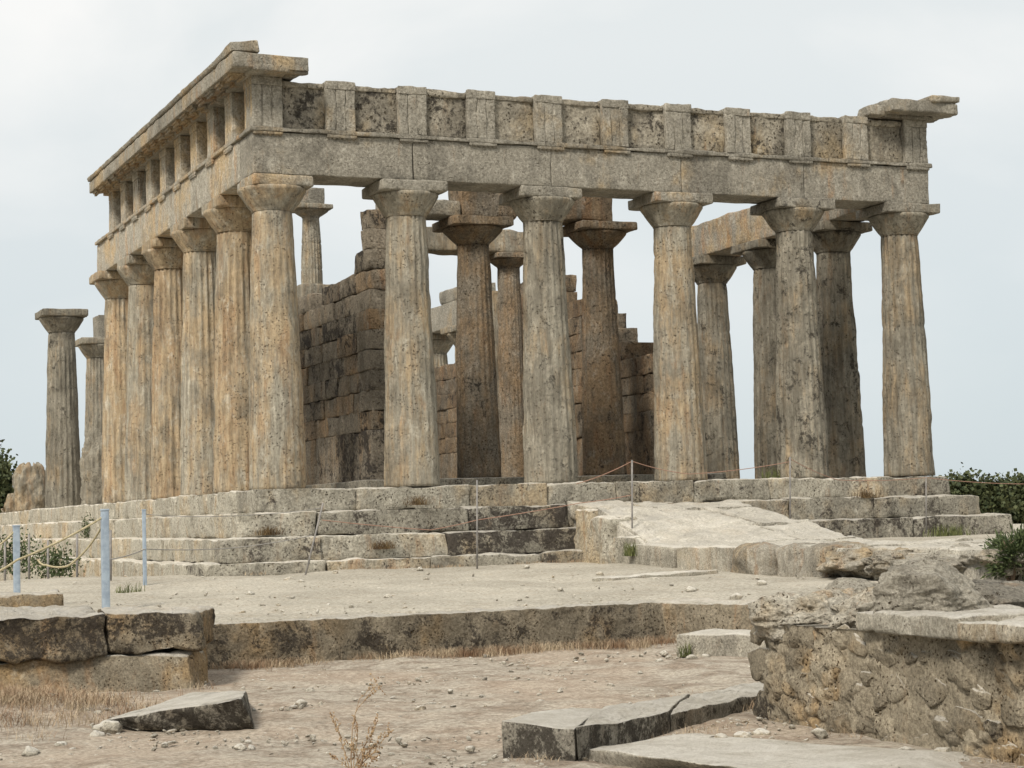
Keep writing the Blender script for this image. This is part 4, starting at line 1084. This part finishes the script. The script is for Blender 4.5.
rope('short tan rope from the shorter grey-blue post off the left edge', [pL-np.array([0, 0, 0.03]), aty(-20, 556, -7.5)], 0.012, 'rope', 0.04)
rope('thin wire from the tall grey post along the temple corner to the leaning rod', [aty(107, 560, -9.0), aty(145, 549, -4.0), aty(232, 548, -3.0), aty(313, 535, -2.6)], 0.008, 'wire', 0.02, 'wire', 'wire')
rope('upper thin wire from the slim grey-blue post to the leaning rod', [p145-np.array([0, 0, 0.06]), aty(230, 516, -3.0), aty(322, 508, -2.6)], 0.006, 'wire', 0.02, 'wire', 'wire')
rope('red cord strung from the leaning rod along the steps to the ramp', [aty(322, 520, -2.6), aty(430, 530, -2.6), aty(477, 520, -2.6), aty(580, 503, -2.8), aty(632, 495, -3.0)], 0.0065, 'cord', 0.01, 'cord', 'cord')
rope('red cord peaking at the rod left of the ramp, before the fourth column', [aty(576, 484, -2.2), p632-np.array([0, 0, 0.02]), aty(690, 474, -2.8), p790-np.array([0, 0, 0.08])], 0.0065, 'cord', 0.03, 'cord', 'cord')
rope('red cord strung from the rod at the fifth column to the right temple corner', [p790-np.array([0, 0, 0.03]), aty(838, 480, -2.2), p925-np.array([0, 0, 0.03]), aty(1030, 484, -1.5)], 0.006, 'cord', 0.03, 'cord', 'cord')

# ------------------------------------------------------------------ bush and trees
def leaves(mb, c, rad, n, size, rs, clumps=14, needle=False):
    cc = []
    for _ in range(clumps):
        dv = rs.normal(size=3); dv /= np.linalg.norm(dv); cc.append(np.array(c)+dv*np.array(rad)*rs.uniform(0.25, 0.95))
    V = []; Q = []
    for _ in range(n):
        k = cc[rs.randint(clumps)]; p = k+rs.normal(size=3)*np.array(rad)*0.2
        a = rs.normal(size=3); a /= np.linalg.norm(a)
        if needle:
            o = p-np.array(c)+np.array([0, 0, 0.5*rad[2]]); a = o/np.linalg.norm(o)+rs.normal(size=3)*0.35
        b = np.cross(a, rs.normal(size=3)); b /= np.linalg.norm(b)
        s = size*rs.uniform(0.6, 1.4); w = s*(0.16 if needle else 0.5)
        m = len(V); V += [p, p+a*s*0.5+b*w, p+a*s, p+a*s*0.5-b*w]; Q.append((m, m+1, m+2, m+3))
    mb.add(V, Q)
bb = atz(1012, 580, -1.47)
bt = thing('bush', 'dark green needle-leaved bush growing at the right edge behind the boulder', 'bush', (bb[0], bb[1], -1.45))
mb = MB(); leaves(mb, (bb[0]+0.12, bb[1], -1.19), (0.34, 0.34, 0.24), 9000, 0.06, rs, 30, True); mb.build('foliage', M['leafbush'], bt, smooth=False)
mb = MB()
for k in range(9): tube(mb, [(bb[0], bb[1], -1.55), (bb[0]+rs.normal()*0.1, bb[1]+rs.normal()*0.1, -1.25), (bb[0]+0.1+rs.normal()*0.16, bb[1]+rs.normal()*0.15, -1.0)], [0.02, 0.014, 0.006], 5)
mb.build('stem', M['bark'], bt)
def tree(label, base, h, rad, n, group=None, size=0.16, cl=40):
    t = thing('pine_tree', label, 'tree', tuple(base), group); b = np.array(base, float)
    mb = MB(); top = b+np.array([rs.normal()*0.3, rs.normal()*0.3, h*0.75])
    tube(mb, [b-[0, 0, .4], b*0.6+top*0.4+rs.normal(size=3)*0.1, top], [h*0.032, h*0.025, h*0.012], 8)
    for k in range(6):
        s = b+(top-b)*rs.uniform(0.5, 0.95); e = s+np.array([rs.normal()*rad[0]*0.5, rs.normal()*rad[1]*0.5, h*0.12]); tube(mb, [s, (s+e)/2+[0, 0, .1], e], [h*0.012, h*0.009, h*0.005], 5)
    mb.build('trunk', M['bark'], t)
    mb = MB(); leaves(mb, b+np.array([0, 0, h-rad[2]*0.95]), rad, n, size, rs, cl); mb.build('crown', M['leafdark'], t, smooth=False)
for lab, u, vtop, Y_, h, rad in (('dark low pine tree right of the temple steps, highest of the three on the right', 968, 477, 40, 4.6, (1.7, 1.7, 1.1)),
                                 ('dark low pine tree at the right, between the highest pine and the picture edge', 998, 484, 42, 4.2, (1.9, 1.7, 1.2)),
                                 ('dark low pine tree at the right picture edge', 1024, 483, 41, 4.2, (1.8, 1.7, 1.2))):
    p = aty(u, vtop, Y_); tree(lab, (p[0], p[1], p[2]-h), h, rad, 12000, 'pine trees beyond the temple on the right')
p = aty(-6, 460, 48); tree('dark pine tree beyond the temple at the left edge', (p[0], p[1], p[2]-6.5), 6.5, (0.9, 1.2, 2.2), 6000, None)
